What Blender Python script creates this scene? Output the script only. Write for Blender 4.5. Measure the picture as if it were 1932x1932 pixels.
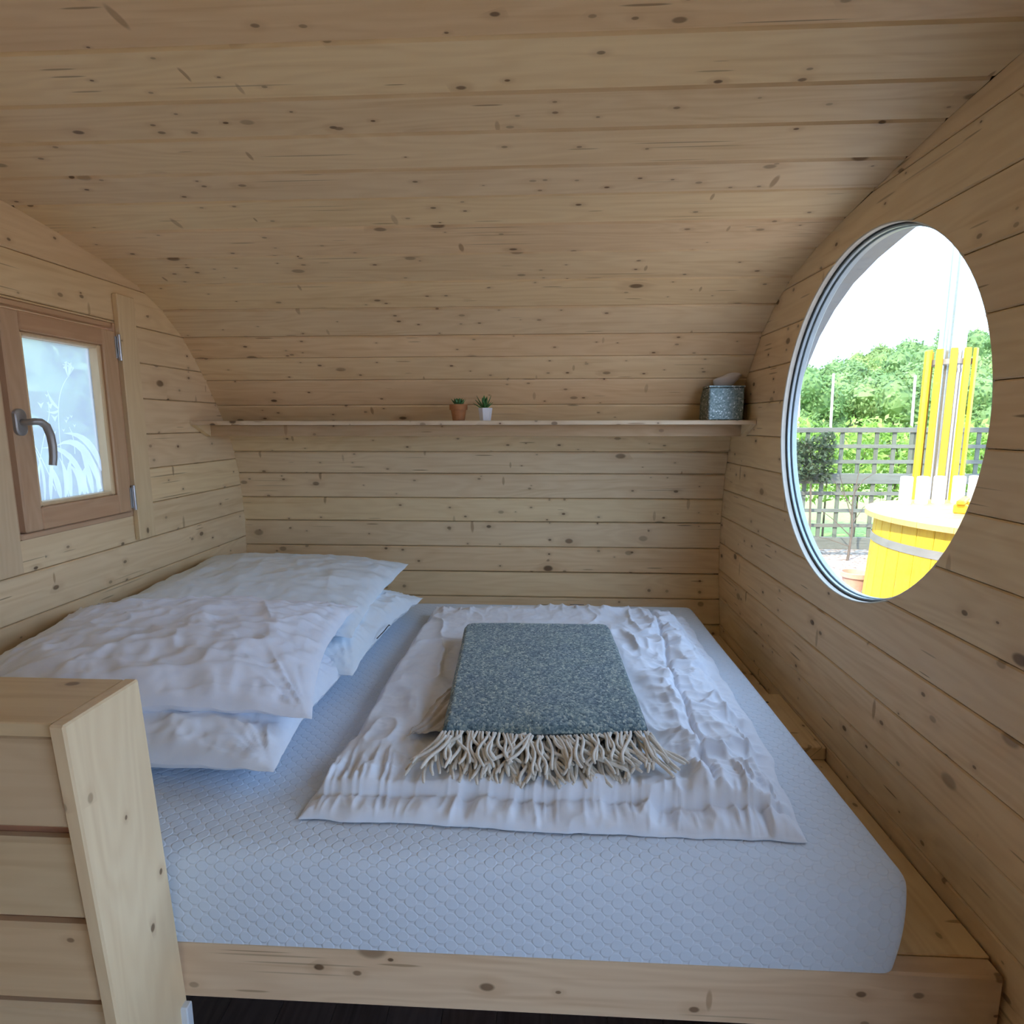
import bpy, bmesh, math, random
import numpy as np
from mathutils import Vector, Matrix
from math import radians as R, sin, cos, pi

for o in list(bpy.data.objects): bpy.data.objects.remove(o)
sc = bpy.context.scene
col = sc.collection
random.seed(7)
rng = np.random.default_rng(7)

# ------------------------------------------------------------------ camera
cam_d = bpy.data.cameras.new('camera')
cam = bpy.data.objects.new('camera', cam_d); col.objects.link(cam)
cam.location = (0, 0, 1.55)
cam.rotation_euler = (pi / 2 - 0.1505, 0.0011, 0.0513)
cam_d.sensor_width = 36; cam_d.lens = 1100 / 1932 * 36
cam_d.clip_start = 0.02; cam_d.clip_end = 600
sc.camera = cam

# ------------------------------------------------------------------ world, sun, exposure
w = bpy.data.worlds.new('sky'); sc.world = w; w.use_nodes = True
bg = w.node_tree.nodes['Background']
bg.inputs[0].default_value = (0.58, 0.80, 1.20, 1)
bg.inputs[1].default_value = 3.3
sd = bpy.data.lights.new('sun', 'SUN'); sun = bpy.data.objects.new('sun', sd); col.objects.link(sun)
sd.energy = 6.0; sd.angle = R(1.5); sd.color = (1.0, 0.93, 0.80)
sun.rotation_euler = Vector((0.50, 0.55, -0.67)).to_track_quat('-Z', 'Y').to_euler()
sc.view_settings.view_transform = 'Standard'; sc.view_settings.look = 'None'
sc.view_settings.gamma = 1.0; sc.view_settings.use_curve_mapping = False
sc.view_settings.exposure = 0.70
sc.cycles.max_bounces = 6; sc.cycles.diffuse_bounces = 5; sc.cycles.glossy_bounces = 2; sc.cycles.transmission_bounces = 4; sc.cycles.use_adaptive_sampling = True; sc.cycles.adaptive_threshold = .06; sc.cycles.adaptive_min_samples = 12; sc.cycles.caustics_reflective = False; sc.cycles.caustics_refractive = False; sc.cycles.transparent_max_bounces = 12
sc.cycles.sample_clamp_indirect = 4.0
try: sc.cycles.use_denoising = True
except Exception: pass

def portal(name, loc, rot, sx, sy):
    # guides the sky's light through a real opening; emits nothing itself
    d = bpy.data.lights.new(name, 'AREA'); d.shape = 'RECTANGLE'; d.size = sx; d.size_y = sy
    d.cycles.is_portal = True
    o = bpy.data.objects.new(name, d); col.objects.link(o); o.location = loc; o.rotation_euler = rot

# ------------------------------------------------------------------ dimensions
XL, XR = -1.415, 0.82
YC = 0.30                                    # centre line of the barrel
DOOR = (-1.15, 0.32, 0.015, 1.999)             # door opening in the right wall: y0, y1, z0, z1
WC, WR = (1.60, 1.555), 0.475                # round window centre (y, z) and radius
PROF = [(2.45, 0.0), (2.54, .30), (2.605, .593), (2.669, .867), (2.678, 1.094), (2.669, 1.204), (2.651, 1.322), (2.605, 1.486), (2.523, 1.609),
        (2.428, 1.741), (2.314, 1.873), (2.214, 1.951), (2.095, 2.015), (1.959, 2.058), (1.822, 2.086), (1.685, 2.109),
        (1.549, 2.131), (1.367, 2.158), (1.184, 2.178), (1.0, 2.188), (.73, 2.195), (YC, 2.198)]
PZ = np.array([p[1] for p in PROF]); PY = np.array([p[0] for p in PROF])
_s = np.r_[0, np.cumsum(np.hypot(np.diff(PY), np.diff(PZ)))]
S0 = _s[2]
def prof_at(s):                              # arc length measured from (2.605, .593)
    return float(np.interp(s + S0, _s, PY)), float(np.interp(s + S0, _s, PZ))
def yprof(z): return float(np.interp(z, PZ, PY))

# ------------------------------------------------------------------ materials
def new_mat(name):
    m = bpy.data.materials.new(name); m.use_nodes = True
    nt = m.node_tree; b = nt.nodes['Principled BSDF']
    return m, nt, b
def N(nt, t, **k):
    n = nt.nodes.new(t)
    for a, v in k.items(): setattr(n, a, v)
    return n
def ramp(nt, stops, inp=None):
    r = N(nt, 'ShaderNodeValToRGB'); e = r.color_ramp.elements
    e[0].position, e[0].color = stops[0][0], (*stops[0][1], 1)
    e[1].position, e[1].color = stops[-1][0], (*stops[-1][1], 1)
    for p, c in stops[1:-1]:
        x = e.new(p); x.color = (*c, 1)
    if inp is not None: nt.links.new(inp, r.inputs[0])
    return r
def math_(nt, op, a, b=None, c=None):
    n = N(nt, 'ShaderNodeMath', operation=op)
    for i, v in enumerate((a, b, c)):
        if v is None: continue
        if isinstance(v, (int, float)): n.inputs[i].default_value = v
        else: nt.links.new(v, n.inputs[i])
    return n.outputs[0]
def mixc(nt, f, a, b, mode='MIX'):
    n = N(nt, 'ShaderNodeMix', data_type='RGBA', blend_type=mode)
    for i, v in ((0, f), (6, a), (7, b)):
        if isinstance(v, (int, float)): n.inputs[i].default_value = v
        elif isinstance(v, tuple): n.inputs[i].default_value = (*v, 1)
        else: nt.links.new(v, n.inputs[i])
    return n.outputs[2]

def wood(name, along='X', light=(.72, .58, .38), dark=(.58, .43, .26), knots=1.0, rough=.5, scale=1.0, grey=False, kr=1.0):
    m, nt, b = new_mat(name); L = nt.links.new
    tc = N(nt, 'ShaderNodeTexCoord'); oi = N(nt, 'ShaderNodeObjectInfo')
    sp = N(nt, 'ShaderNodeSeparateXYZ'); L(tc.outputs['Object'], sp.inputs[0])
    cb = N(nt, 'ShaderNodeCombineXYZ')
    order = {'X': (0, 1, 2), 'Y': (1, 0, 2), 'Z': (2, 0, 1)}[along]
    for k, i in enumerate(order): L(sp.outputs[i], cb.inputs[k])
    rnd = math_(nt, 'MULTIPLY', oi.outputs['Random'], 37.0)
    ad = N(nt, 'ShaderNodeVectorMath', operation='ADD'); L(cb.outputs[0], ad.inputs[0])
    c2 = N(nt, 'ShaderNodeCombineXYZ'); [L(rnd, c2.inputs[k]) for k in range(3)]; L(c2.outputs[0], ad.inputs[1])
    P = ad.outputs[0]
    s2 = N(nt, 'ShaderNodeSeparateXYZ'); L(P, s2.inputs[0]); c3 = N(nt, 'ShaderNodeCombineXYZ'); L(s2.outputs[0], c3.inputs[0])
    L(math_(nt, 'ADD', math_(nt, 'SUBTRACT', s2.outputs[2], s2.outputs[1]), math_(nt, 'MULTIPLY', oi.outputs['Random'], 53.0)), c3.inputs[1]); P2 = c3.outputs[0]
    def s2_(v):
        n = N(nt, 'ShaderNodeVectorMath', operation='MULTIPLY'); L(P2, n.inputs[0]); n.inputs[1].default_value = [q * scale for q in v]; return n.outputs[0]
    def sc_(v):
        n = N(nt, 'ShaderNodeVectorMath', operation='MULTIPLY'); L(P, n.inputs[0]); n.inputs[1].default_value = [q * scale for q in v]; return n.outputs[0]
    # knots: sparse cells of an elongated lattice
    def knot(vec, rmin, rmax, keep, seed):
        v = N(nt, 'ShaderNodeTexVoronoi', feature='F1', voronoi_dimensions='2D'); v.inputs['Scale'].default_value = 1.0
        a2 = N(nt, 'ShaderNodeVectorMath', operation='ADD'); L(vec, a2.inputs[0]); a2.inputs[1].default_value = (seed, seed * .7, 0); L(a2.outputs[0], v.inputs['Vector'])
        s = N(nt, 'ShaderNodeSeparateColor'); L(v.outputs['Color'], s.inputs[0])
        rk = math_(nt, 'MULTIPLY_ADD', s.outputs[1], rmax - rmin, rmin)
        d = math_(nt, 'DIVIDE', v.outputs['Distance'], rk)
        on = math_(nt, 'MULTIPLY', math_(nt, 'LESS_THAN', s.outputs[0], keep), math_(nt, 'MULTIPLY_ADD', s.outputs[2], .55, .45))
        mr = N(nt, 'ShaderNodeMapRange', interpolation_type='SMOOTHSTEP'); L(d, mr.inputs[0])
        mr.inputs[1].default_value = .55; mr.inputs[2].default_value = 1.0; mr.inputs[3].default_value = 1; mr.inputs[4].default_value = 0
        halo = N(nt, 'ShaderNodeMapRange', interpolation_type='SMOOTHSTEP'); L(d, halo.inputs[0])
        halo.inputs[1].default_value = .8; halo.inputs[2].default_value = 3.2; halo.inputs[3].default_value = 1; halo.inputs[4].default_value = 0
        return math_(nt, 'MULTIPLY', mr.outputs[0], on), math_(nt, 'MULTIPLY', halo.outputs[0], on)
    k1, h1 = knot(s2_((5.5, 9, 9)), .05 * kr, .16 * kr, .18 * knots, 3.1)
    k2, h2 = knot(s2_((13, 20, 20)), .05 * kr, .14 * kr, .20 * knots, 11.7)
    # leaning spike knots and short resin streaks
    k3, h3 = knot(s2_((13.0, 3.4, 9)), .05, .13, .13 * knots, 23.3)
    k4, h4 = knot(s2_((3.4, 46, 46)), .06, .17, .08 * knots, 5.9)
    k5, h5 = knot(s2_((1.1, 62, 62)), .06, .16, .11 * knots, 41.3)
    n1 = N(nt, 'ShaderNodeTexNoise'); n1.inputs['Scale'].default_value = 1; n1.inputs['Detail'].default_value = 3; L(sc_((.9, 6.5, 6.5)), n1.inputs['Vector'])
    g0 = math_(nt, 'MULTIPLY_ADD', h1, .035, n1.outputs[0])
    wv = math_(nt, 'SINE', math_(nt, 'MULTIPLY', g0, 95.0))
    wv = math_(nt, 'MULTIPLY_ADD', wv, .5, .5)
    n2 = N(nt, 'ShaderNodeTexNoise'); n2.inputs['Scale'].default_value = 1; n2.inputs['Detail'].default_value = 3; L(sc_((3.5, 110, 110)), n2.inputs['Vector'])
    n3 = N(nt, 'ShaderNodeTexNoise'); n3.inputs['Scale'].default_value = 1; n3.inputs['Detail'].default_value = 2; L(sc_((.8, 3, 3)), n3.inputs['Vector'])
    n5 = N(nt, 'ShaderNodeTexNoise'); n5.inputs['Scale'].default_value = 1; n5.inputs['Detail'].default_value = 2; L(sc_((1.6, 42, 42)), n5.inputs['Vector'])
    stk = N(nt, 'ShaderNodeMapRange', interpolation_type='SMOOTHSTEP'); L(n5.outputs[0], stk.inputs[0]); stk.inputs[1].default_value = .56; stk.inputs[2].default_value = .74
    f = math_(nt, 'ADD', math_(nt, 'ADD', math_(nt, 'MULTIPLY', wv, .34), math_(nt, 'MULTIPLY', n2.outputs[0], .5)), math_(nt, 'MULTIPLY', stk.outputs[0], .55))
    cc = mixc(nt, f, light, dark)
    # per board tint
    r1 = math_(nt, 'FRACT', math_(nt, 'MULTIPLY', oi.outputs['Random'], 7.31))
    t1 = ramp(nt, [(0, (1.03, 1.02, .96)), (.5, (.97, .97, 1.0)), (1, (1.0, .93, .88))], r1)
    cc = mixc(nt, 1.0, cc, t1.outputs[0], 'MULTIPLY')
    t2 = ramp(nt, [(.3, (1.05, 1.04, 1.02)), (.7, (.93, .90, .87))], n3.outputs[0])
    cc = mixc(nt, 1.0, cc, t2.outputs[0], 'MULTIPLY')
    hal = math_(nt, 'MAXIMUM', h1, h2); kk = math_(nt, 'MAXIMUM', k1, k2)
    cc = mixc(nt, math_(nt, 'MULTIPLY', hal, .30), cc, (.45, .25, .12) if not grey else (.3, .28, .25))
    cc = mixc(nt, math_(nt, 'MULTIPLY', k3, .65), cc, (.30, .15, .06))
    cc = mixc(nt, math_(nt, 'MULTIPLY', k4, .75), cc, (.22, .12, .05))
    cc = mixc(nt, math_(nt, 'MULTIPLY', k5, .7), cc, (.24, .14, .07))
    cc = mixc(nt, math_(nt, 'MULTIPLY', kk, .88), cc, (.13, .065, .03))
    L(cc, b.inputs['Base Color']); b.inputs['Roughness'].default_value = rough
    b.inputs['Specular IOR Level'].default_value = .3
    bp = N(nt, 'ShaderNodeBump'); bp.inputs['Strength'].default_value = .12; bp.inputs['Distance'].default_value = .002
    L(math_(nt, 'SUBTRACT', n2.outputs[0], math_(nt, 'MULTIPLY', kk, .6)), bp.inputs['Height']); L(bp.outputs[0], b.inputs['Normal'])
    return m

def plain(name, c, rough=.6, metal=0, noise=0.0, nscale=40, bump=0.0, sheen=0, vary=None):
    m, nt, b = new_mat(name); L = nt.links.new
    b.inputs['Base Color'].default_value = (*c, 1); b.inputs['Roughness'].default_value = rough; b.inputs['Metallic'].default_value = metal
    if sheen: b.inputs['Sheen Weight'].default_value = sheen
    tc = N(nt, 'ShaderNodeTexCoord')
    n = N(nt, 'ShaderNodeTexNoise'); n.inputs['Scale'].default_value = nscale; n.inputs['Detail'].default_value = 4; L(tc.outputs['Object'], n.inputs['Vector'])
    if noise or vary:
        v = vary or tuple(max(0, q * (1 - noise)) for q in c)
        r = ramp(nt, [(.3, v), (.7, c)], n.outputs[0]); L(r.outputs[0], b.inputs['Base Color'])
    if bump:
        bp = N(nt, 'ShaderNodeBump'); bp.inputs['Strength'].default_value = bump; bp.inputs['Distance'].default_value = .002
        L(n.outputs[0], bp.inputs['Height']); L(bp.outputs[0], b.inputs['Normal'])
    return m

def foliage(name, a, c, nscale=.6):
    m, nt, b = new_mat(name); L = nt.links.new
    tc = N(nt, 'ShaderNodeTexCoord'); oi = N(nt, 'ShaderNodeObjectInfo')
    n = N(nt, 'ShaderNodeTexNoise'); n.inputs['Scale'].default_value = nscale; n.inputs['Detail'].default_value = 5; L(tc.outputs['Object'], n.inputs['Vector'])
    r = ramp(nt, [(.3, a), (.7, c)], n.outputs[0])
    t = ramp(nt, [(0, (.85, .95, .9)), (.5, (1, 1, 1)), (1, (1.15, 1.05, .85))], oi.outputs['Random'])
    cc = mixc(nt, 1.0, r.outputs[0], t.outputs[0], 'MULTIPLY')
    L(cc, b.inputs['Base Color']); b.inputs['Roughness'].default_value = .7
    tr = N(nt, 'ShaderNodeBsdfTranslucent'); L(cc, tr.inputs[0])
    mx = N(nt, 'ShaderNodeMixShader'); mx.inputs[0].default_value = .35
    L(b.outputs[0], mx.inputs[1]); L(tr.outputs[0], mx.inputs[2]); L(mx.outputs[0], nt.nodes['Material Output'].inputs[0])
    return m

SPR = dict(light=(.89, .715, .46), dark=(.76, .565, .33))
M_ceil = wood('spruce_boards_long', 'X', **SPR)
M_end = wood('spruce_boards_end_wall', 'Y', **SPR)
M_beam = wood('spruce_beam', 'X', light=(.82, .68, .49), dark=(.68, .52, .35), knots=1.6, kr=1.35)
M_post = wood('pine_upright', 'Z', light=(.84, .70, .46), dark=(.74, .58, .36), knots=.35)
M_rail = wood('planed_rail_boards', 'X', light=(.72, .58, .38), dark=(.62, .47, .29), knots=.3)
M_trimz = wood('pale_trim_wood', 'Z', light=(.78, .62, .40), dark=(.70, .53, .32), knots=.35)
M_larchz = wood('larch_window_upright', 'Z', light=(.66, .46, .29), dark=(.56, .36, .215), knots=0.0)
M_larchy = wood('larch_window_rail', 'Y', light=(.66, .45, .28), dark=(.54, .34, .20), knots=0.0)
M_larchx = wood('larch_tongue', 'X', light=(.50, .27, .17), dark=(.40, .20, .12), knots=0.0)
M_batten = wood('reddish_batten', 'X', light=(.66, .48, .31), dark=(.54, .37, .22), knots=.8)
M_bead = wood('pale_glazing_bead', 'Z', light=(.78, .60, .38), dark=(.68, .50, .30), knots=0.0)
M_floor = wood('dark_laminate', 'Y', light=(.16, .115, .10), dark=(.08, .058, .052), knots=0.0, rough=.4)
M_shell = plain('shell_backing', (.34, .22, .12), .8, noise=.2, nscale=8)
M_cream = plain('cut_edge_pale', (.70, .66, .56), .6, noise=.1, nscale=30)
M_gasket = plain('dark_rubber_gasket', (.05, .06, .06), .5, noise=.1)
M_alu = plain('pale_blue_grey_metal', (.42, .50, .54), .38, metal=.25, noise=.08, nscale=12)
M_steel = plain('brushed_grey_handle_metal', (.42, .41, .40), .42, metal=.6, noise=.1, nscale=60)
M_hinge = plain('zinc_hinge_metal', (.65, .66, .68), .3, metal=.9, noise=.1, nscale=60)
M_white = plain('white_painted_panel', (.75, .80, .85), .5, noise=.05)

def fabric(name, c, c2, bump=.25, scale=900):
    m, nt, b = new_mat(name); L = nt.links.new
    tc = N(nt, 'ShaderNodeTexCoord')
    n = N(nt, 'ShaderNodeTexNoise'); n.inputs['Scale'].default_value = scale; n.inputs['Detail'].default_value = 2; L(tc.outputs['Object'], n.inputs['Vector'])
    n2 = N(nt, 'ShaderNodeTexNoise'); n2.inputs['Scale'].default_value = 28; n2.inputs['Detail'].default_value = 6; L(tc.outputs['Object'], n2.inputs['Vector'])
    r = ramp(nt, [(.35, c2), (.6, c)], n2.outputs[0]); L(r.outputs[0], b.inputs['Base Color'])
    b.inputs['Roughness'].default_value = .85; b.inputs['Sheen Weight'].default_value = .15
    bp = N(nt, 'ShaderNodeBump'); bp.inputs['Strength'].default_value = bump; bp.inputs['Distance'].default_value = .0015
    h = math_(nt, 'ADD', math_(nt, 'MULTIPLY', n.outputs[0], .25), n2.outputs[0])
    L(h, bp.inputs['Height']); L(bp.outputs[0], b.inputs['Normal'])
    return m
M_sheet = fabric('white_cotton_lilac_tint', (.82, .87, .95), (.79, .84, .93))
M_pillow = fabric('white_pillow_ticking', (.80, .88, .95), (.77, .86, .94))
M_protector = fabric('white_terry_cover', (.82, .86, .95), (.79, .83, .93), bump=.6)

def mattress_mat():
    m, nt, b = new_mat('quilted_dot_knit'); L = nt.links.new
    tc = N(nt, 'ShaderNodeTexCoord'); sp = N(nt, 'ShaderNodeSeparateXYZ'); L(tc.outputs['Object'], sp.inputs[0])
    v = math_(nt, 'ADD', sp.outputs[1], sp.outputs[2])
    cb = N(nt, 'ShaderNodeCombineXYZ'); L(sp.outputs[0], cb.inputs[0]); L(v, cb.inputs[1])
    wob = N(nt, 'ShaderNodeTexNoise'); wob.inputs['Scale'].default_value = 9; L(tc.outputs['Object'], wob.inputs['Vector'])
    wm = N(nt, 'ShaderNodeVectorMath', operation='MULTIPLY_ADD'); L(wob.outputs['Color'], wm.inputs[0]); wm.inputs[1].default_value = (.012, .012, 0); L(cb.outputs[0], wm.inputs[2])
    px, py = .0350, .0285
    ds = []
    for off in ((5, 5, 0), (5 + px / 2, 5 + py / 2, 0)):
        a = N(nt, 'ShaderNodeVectorMath', operation='ADD'); L(wm.outputs[0], a.inputs[0]); a.inputs[1].default_value = off
        mo = N(nt, 'ShaderNodeVectorMath', operation='MODULO'); L(a.outputs[0], mo.inputs[0]); mo.inputs[1].default_value = (px, py, 1)
        s = N(nt, 'ShaderNodeVectorMath', operation='SUBTRACT'); L(mo.outputs[0], s.inputs[0]); s.inputs[1].default_value = (px / 2, py / 2, 0)
        ml = N(nt, 'ShaderNodeVectorMath', operation='MULTIPLY'); L(s.outputs[0], ml.inputs[0]); ml.inputs[1].default_value = (1, 1, 0)
        ln = N(nt, 'ShaderNodeVectorMath', operation='LENGTH'); L(ml.outputs[0], ln.inputs[0]); ds.append(ln.outputs['Value'])
    d = math_(nt, 'MINIMUM', ds[0], ds[1])
    mr = N(nt, 'ShaderNodeMapRange', interpolation_type='SMOOTHSTEP'); L(d, mr.inputs[0])
    mr.inputs[1].default_value = .0095; mr.inputs[2].default_value = .0130; mr.inputs[3].default_value = 1; mr.inputs[4].default_value = 0
    bp = N(nt, 'ShaderNodeBump'); bp.inputs['Strength'].default_value = .5; bp.inputs['Distance'].default_value = .0028
    L(mr.outputs[0], bp.inputs['Height']); L(bp.outputs[0], b.inputs['Normal'])
    cc = mixc(nt, mr.outputs[0], (.71, .80, .91), (.68, .78, .90)); L(cc, b.inputs['Base Color'])
    b.inputs['Roughness'].default_value = .8; b.inputs['Sheen Weight'].default_value = .1
    return m
M_matt = mattress_mat()

def throw_mat():
    m, nt, b = new_mat('blue_grey_wool_weave'); L = nt.links.new
    tc = N(nt, 'ShaderNodeTexCoord')
    ml = N(nt, 'ShaderNodeVectorMath', operation='MULTIPLY'); L(tc.outputs['Object'], ml.inputs[0]); ml.inputs[1].default_value = (1, .62, 1)
    v = N(nt, 'ShaderNodeTexVoronoi'); v.inputs['Scale'].default_value = 240; L(ml.outputs[0], v.inputs['Vector'])
    s = N(nt, 'ShaderNodeSeparateColor'); L(v.outputs['Color'], s.inputs[0])
    n = N(nt, 'ShaderNodeTexNoise'); n.inputs['Scale'].default_value = 11; n.inputs['Detail'].default_value = 3; L(tc.outputs['Object'], n.inputs['Vector'])
    r = ramp(nt, [(0, (.055, .10, .13)), (.4, (.14, .21, .24)), (.75, (.25, .32, .33)), (1, (.48, .53, .48))], s.outputs[0])
    t = ramp(nt, [(.3, (.85, .9, .95)), (.7, (1.1, 1.1, 1.0))], n.outputs[0])
    cc = mixc(nt, 1.0, r.outputs[0], t.outputs[0], 'MULTIPLY'); L(cc, b.inputs['Base Color'])
    b.inputs['Roughness'].default_value = .95; b.inputs['Sheen Weight'].default_value = .3
    bp = N(nt, 'ShaderNodeBump'); bp.inputs['Strength'].default_value = .6; bp.inputs['Distance'].default_value = .002
    L(math_(nt, 'SUBTRACT', 1.0, v.outputs['Distance']), bp.inputs['Height']); L(bp.outputs[0], b.inputs['Normal'])
    return m
M_throw = throw_mat()
M_fringe = plain('cream_wool_yarn', (.82, .76, .66), .95, noise=.15, nscale=300, bump=.3, sheen=.3)
M_sheer = plain('thin_cream_cloth', (.66, .63, .59), .9, noise=.2, nscale=60)

def glass(name, frost=0.0, tint=(1, 1, 1)):
    m = bpy.data.materials.new(name); m.use_nodes = True; nt = m.node_tree; L = nt.links.new
    nt.nodes.remove(nt.nodes['Principled BSDF']); out = nt.nodes['Material Output']
    gl = N(nt, 'ShaderNodeBsdfGlossy'); gl.inputs['Roughness'].default_value = .03 if not frost else .3
    if frost:
        t = N(nt, 'ShaderNodeBsdfTransparent'); t.inputs['Color'].default_value = (*tint, 1)
        tl = N(nt, 'ShaderNodeBsdfTranslucent'); tl.inputs[0].default_value = (*tint, 1)
        m1 = N(nt, 'ShaderNodeMixShader'); m1.inputs[0].default_value = frost; L(t.outputs[0], m1.inputs[1]); L(tl.outputs[0], m1.inputs[2]); base = m1.outputs[0]
    else:
        t = N(nt, 'ShaderNodeBsdfTransparent'); t.inputs[0].default_value = (*tint, 1); base = t.outputs[0]
    lw = N(nt, 'ShaderNodeLayerWeight'); fc = math_(nt, 'MULTIPLY_ADD', math_(nt, 'POWER', lw.outputs['Facing'], 5.0), .5, .03)
    mx = N(nt, 'ShaderNodeMixShader'); L(fc, mx.inputs[0]); L(base, mx.inputs[1]); L(gl.outputs[0], mx.inputs[2]); L(mx.outputs[0], out.inputs[0])
    return m
M_glass = glass('clear_window_glass', 0, (.97, .99, .98))
M_frost = glass('frosted_window_glass', .30, (.78, .84, .88))
def etched():
    m = bpy.data.materials.new('etched_white_film'); m.use_nodes = True; nt = m.node_tree; L = nt.links.new
    nt.nodes.remove(nt.nodes['Principled BSDF'])
    tl = N(nt, 'ShaderNodeBsdfTranslucent'); tl.inputs[0].default_value = (.95, .97, 1, 1)
    df = N(nt, 'ShaderNodeBsdfDiffuse'); df.inputs[0].default_value = (.9, .92, .95, 1)
    df = N(nt, 'ShaderNodeBsdfTransparent')
    mx = N(nt, 'ShaderNodeMixShader'); mx.inputs[0].default_value = .42; L(tl.outputs[0], mx.inputs[1]); L(df.outputs[0], mx.inputs[2]); L(mx.outputs[0], nt.nodes['Material Output'].inputs[0])
    return m
M_etch = etched()

# ------------------------------------------------------------------ mesh helpers
def tag(o, label=None, cat=None, group=None, kind=None):
    if label: o['label'] = label
    if cat: o['category'] = cat
    if group: o['group'] = group
    if kind: o['kind'] = kind
    return o
def link(name, me, parent=None):
    o = bpy.data.objects.new(name, me); col.objects.link(o)
    if parent is not None: o.parent = parent
    return o
def empty(name, loc=(0, 0, 0), rz=0):
    o = bpy.data.objects.new(name, None); col.objects.link(o); o.location = loc; o.rotation_euler = (0, 0, rz); o.empty_display_size = .05
    return o
def mesh(name, vs, fs, mat, smooth=False):
    me = bpy.data.meshes.new(name)
    me.from_pydata([tuple(map(float, v)) for v in vs], [], [tuple(f) for f in fs]); me.update()
    bm = bmesh.new(); bm.from_mesh(me); bmesh.ops.recalc_face_normals(bm, faces=bm.faces); bm.to_mesh(me); bm.free()
    if mat: me.materials.append(mat)
    if smooth: me.polygons.foreach_set('use_smooth', [True] * len(me.polygons))
    return me
class MB:
    def __init__(s): s.v = []; s.f = []
    def add(s, vs, fs):
        k = len(s.v); s.v += [tuple(v) for v in vs]; s.f += [tuple(i + k for i in f) for f in fs]; return s
    def box(s, lo, hi, ch=0.0, M=None):
        lo = Vector(lo); hi = Vector(hi); c = min(ch, *( (hi - lo) * .45))
        if c <= 0:
            vs = [Vector((x, y, z)) for x in (lo.x, hi.x) for y in (lo.y, hi.y) for z in (lo.z, hi.z)]
            fs = [(0, 1, 3, 2), (4, 6, 7, 5), (0, 4, 5, 1), (2, 3, 7, 6), (0, 2, 6, 4), (1, 5, 7, 3)]
        else:
            bm = bmesh.new(); r = bmesh.ops.create_cube(bm, size=1)
            for v in bm.verts: v.co = Vector([lo[i] + (v.co[i] + .5) * (hi[i] - lo[i]) for i in range(3)])
            bmesh.ops.bevel(bm, geom=list(bm.edges), offset=c, segments=1, affect='EDGES')
            vs = [v.co.copy() for v in bm.verts]; fs = [[v.index for v in f.verts] for f in bm.faces] if not bm.verts.index_update() else 0
            bm.free()
        if M is not None: vs = [M @ v for v in vs]
        return s.add(vs, fs)
    def tube(s, pts, r, n=8, cap=True):
        pts = [Vector(p) for p in pts]; rs = r if isinstance(r, (list, tuple)) else [r] * len(pts)
        rings = []; up = None
        for i, p in enumerate(pts):
            t = (pts[min(i + 1, len(pts) - 1)] - pts[max(i - 1, 0)]).normalized()
            if up is None: up = Vector((0, 0, 1)) if abs(t.z) < .9 else Vector((1, 0, 0))
            a = t.cross(up).normalized(); up = a.cross(t).normalized()
            rings.append([p + (a * cos(2 * pi * k / n) + up * sin(2 * pi * k / n)) * rs[i] for k in range(n)])
        vs = [v for q in rings for v in q]
        fs = [(i * n + k, i * n + (k + 1) % n, (i + 1) * n + (k + 1) % n, (i + 1) * n + k) for i in range(len(pts) - 1) for k in range(n)]
        if cap: fs += [tuple(range(n))[::-1], tuple((len(pts) - 1) * n + k for k in range(n))]
        return s.add(vs, fs)
    def lathe(s, prof, n=24, c=(0, 0, 0), cap=True):
        vs = [(c[0] + r * cos(2 * pi * k / n), c[1] + r * sin(2 * pi * k / n), c[2] + z) for r, z in prof for k in range(n)]
        m = len(prof)
        fs = [(i * n + k, i * n + (k + 1) % n, (i + 1) * n + (k + 1) % n, (i + 1) * n + k) for i in range(m - 1) for k in range(n)]
        if cap: fs += [tuple(range(n))[::-1], tuple((m - 1) * n + k for k in range(n))]
        return s.add(vs, fs)
    def build(s, name, mat, parent=None, smooth=False, angle=None):
        me = mesh(name, s.v, s.f, mat, smooth)
        o = link(name, me, parent)
        if angle is not None:
            me.polygons.foreach_set('use_smooth', [True] * len(me.polygons))
            me.set_sharp_from_angle(angle=R(angle))
        return o
def bx(name, lo, hi, mat, parent=None, ch=.002): return MB().box(lo, hi, ch).build(name, mat, parent)

# fast value noise on numpy arrays
def vn(x, y, seed=0):
    x = np.asarray(x, float); y = np.asarray(y, float)
    xi = np.floor(x).astype(np.int64); yi = np.floor(y).astype(np.int64); xf = x - xi; yf = y - yi
    def h(a, b):
        k = (a * 374761393 + b * 668265263 + seed * 1442695041) & 0x7fffffff
        k = ((k ^ (k >> 13)) * 1274126177) & 0x7fffffff
        return ((k ^ (k >> 16)) & 0xffff) / 65535.0
    u = xf * xf * xf * (xf * (xf * 6 - 15) + 10); v = yf * yf * yf * (yf * (yf * 6 - 15) + 10)
    return (h(xi, yi) * (1 - u) + h(xi + 1, yi) * u) * (1 - v) + (h(xi, yi + 1) * (1 - u) + h(xi + 1, yi + 1) * u) * v
def fbm(x, y, o=4, seed=0):
    r = 0; a = .5
    for i in range(o):
        r = r + a * vn(x * 2 ** i + i * 17.3, y * 2 ** i + i * 9.1, seed + i); a *= .5
    return r / (1 - .5 ** o)
def ridge(x, y, o=3, seed=0):
    r = 0; a = .5
    for i in range(o):
        n = vn(x * 2 ** i + i * 5.7, y * 2 ** i + i * 3.3, seed + i); r = r + a * (1 - np.abs(2 * n - 1)) ** 2; a *= .5
    return r / (1 - .5 ** o)
def crisp(x, y, seed=0, p=5):
    n = vn(x + 1.1 * vn(x * .7, y * .7, seed + 5), y + 1.1 * vn(x * .6 + 9, y * .6, seed + 6), seed); return (1 - np.abs(2 * n - 1)) ** p
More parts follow.
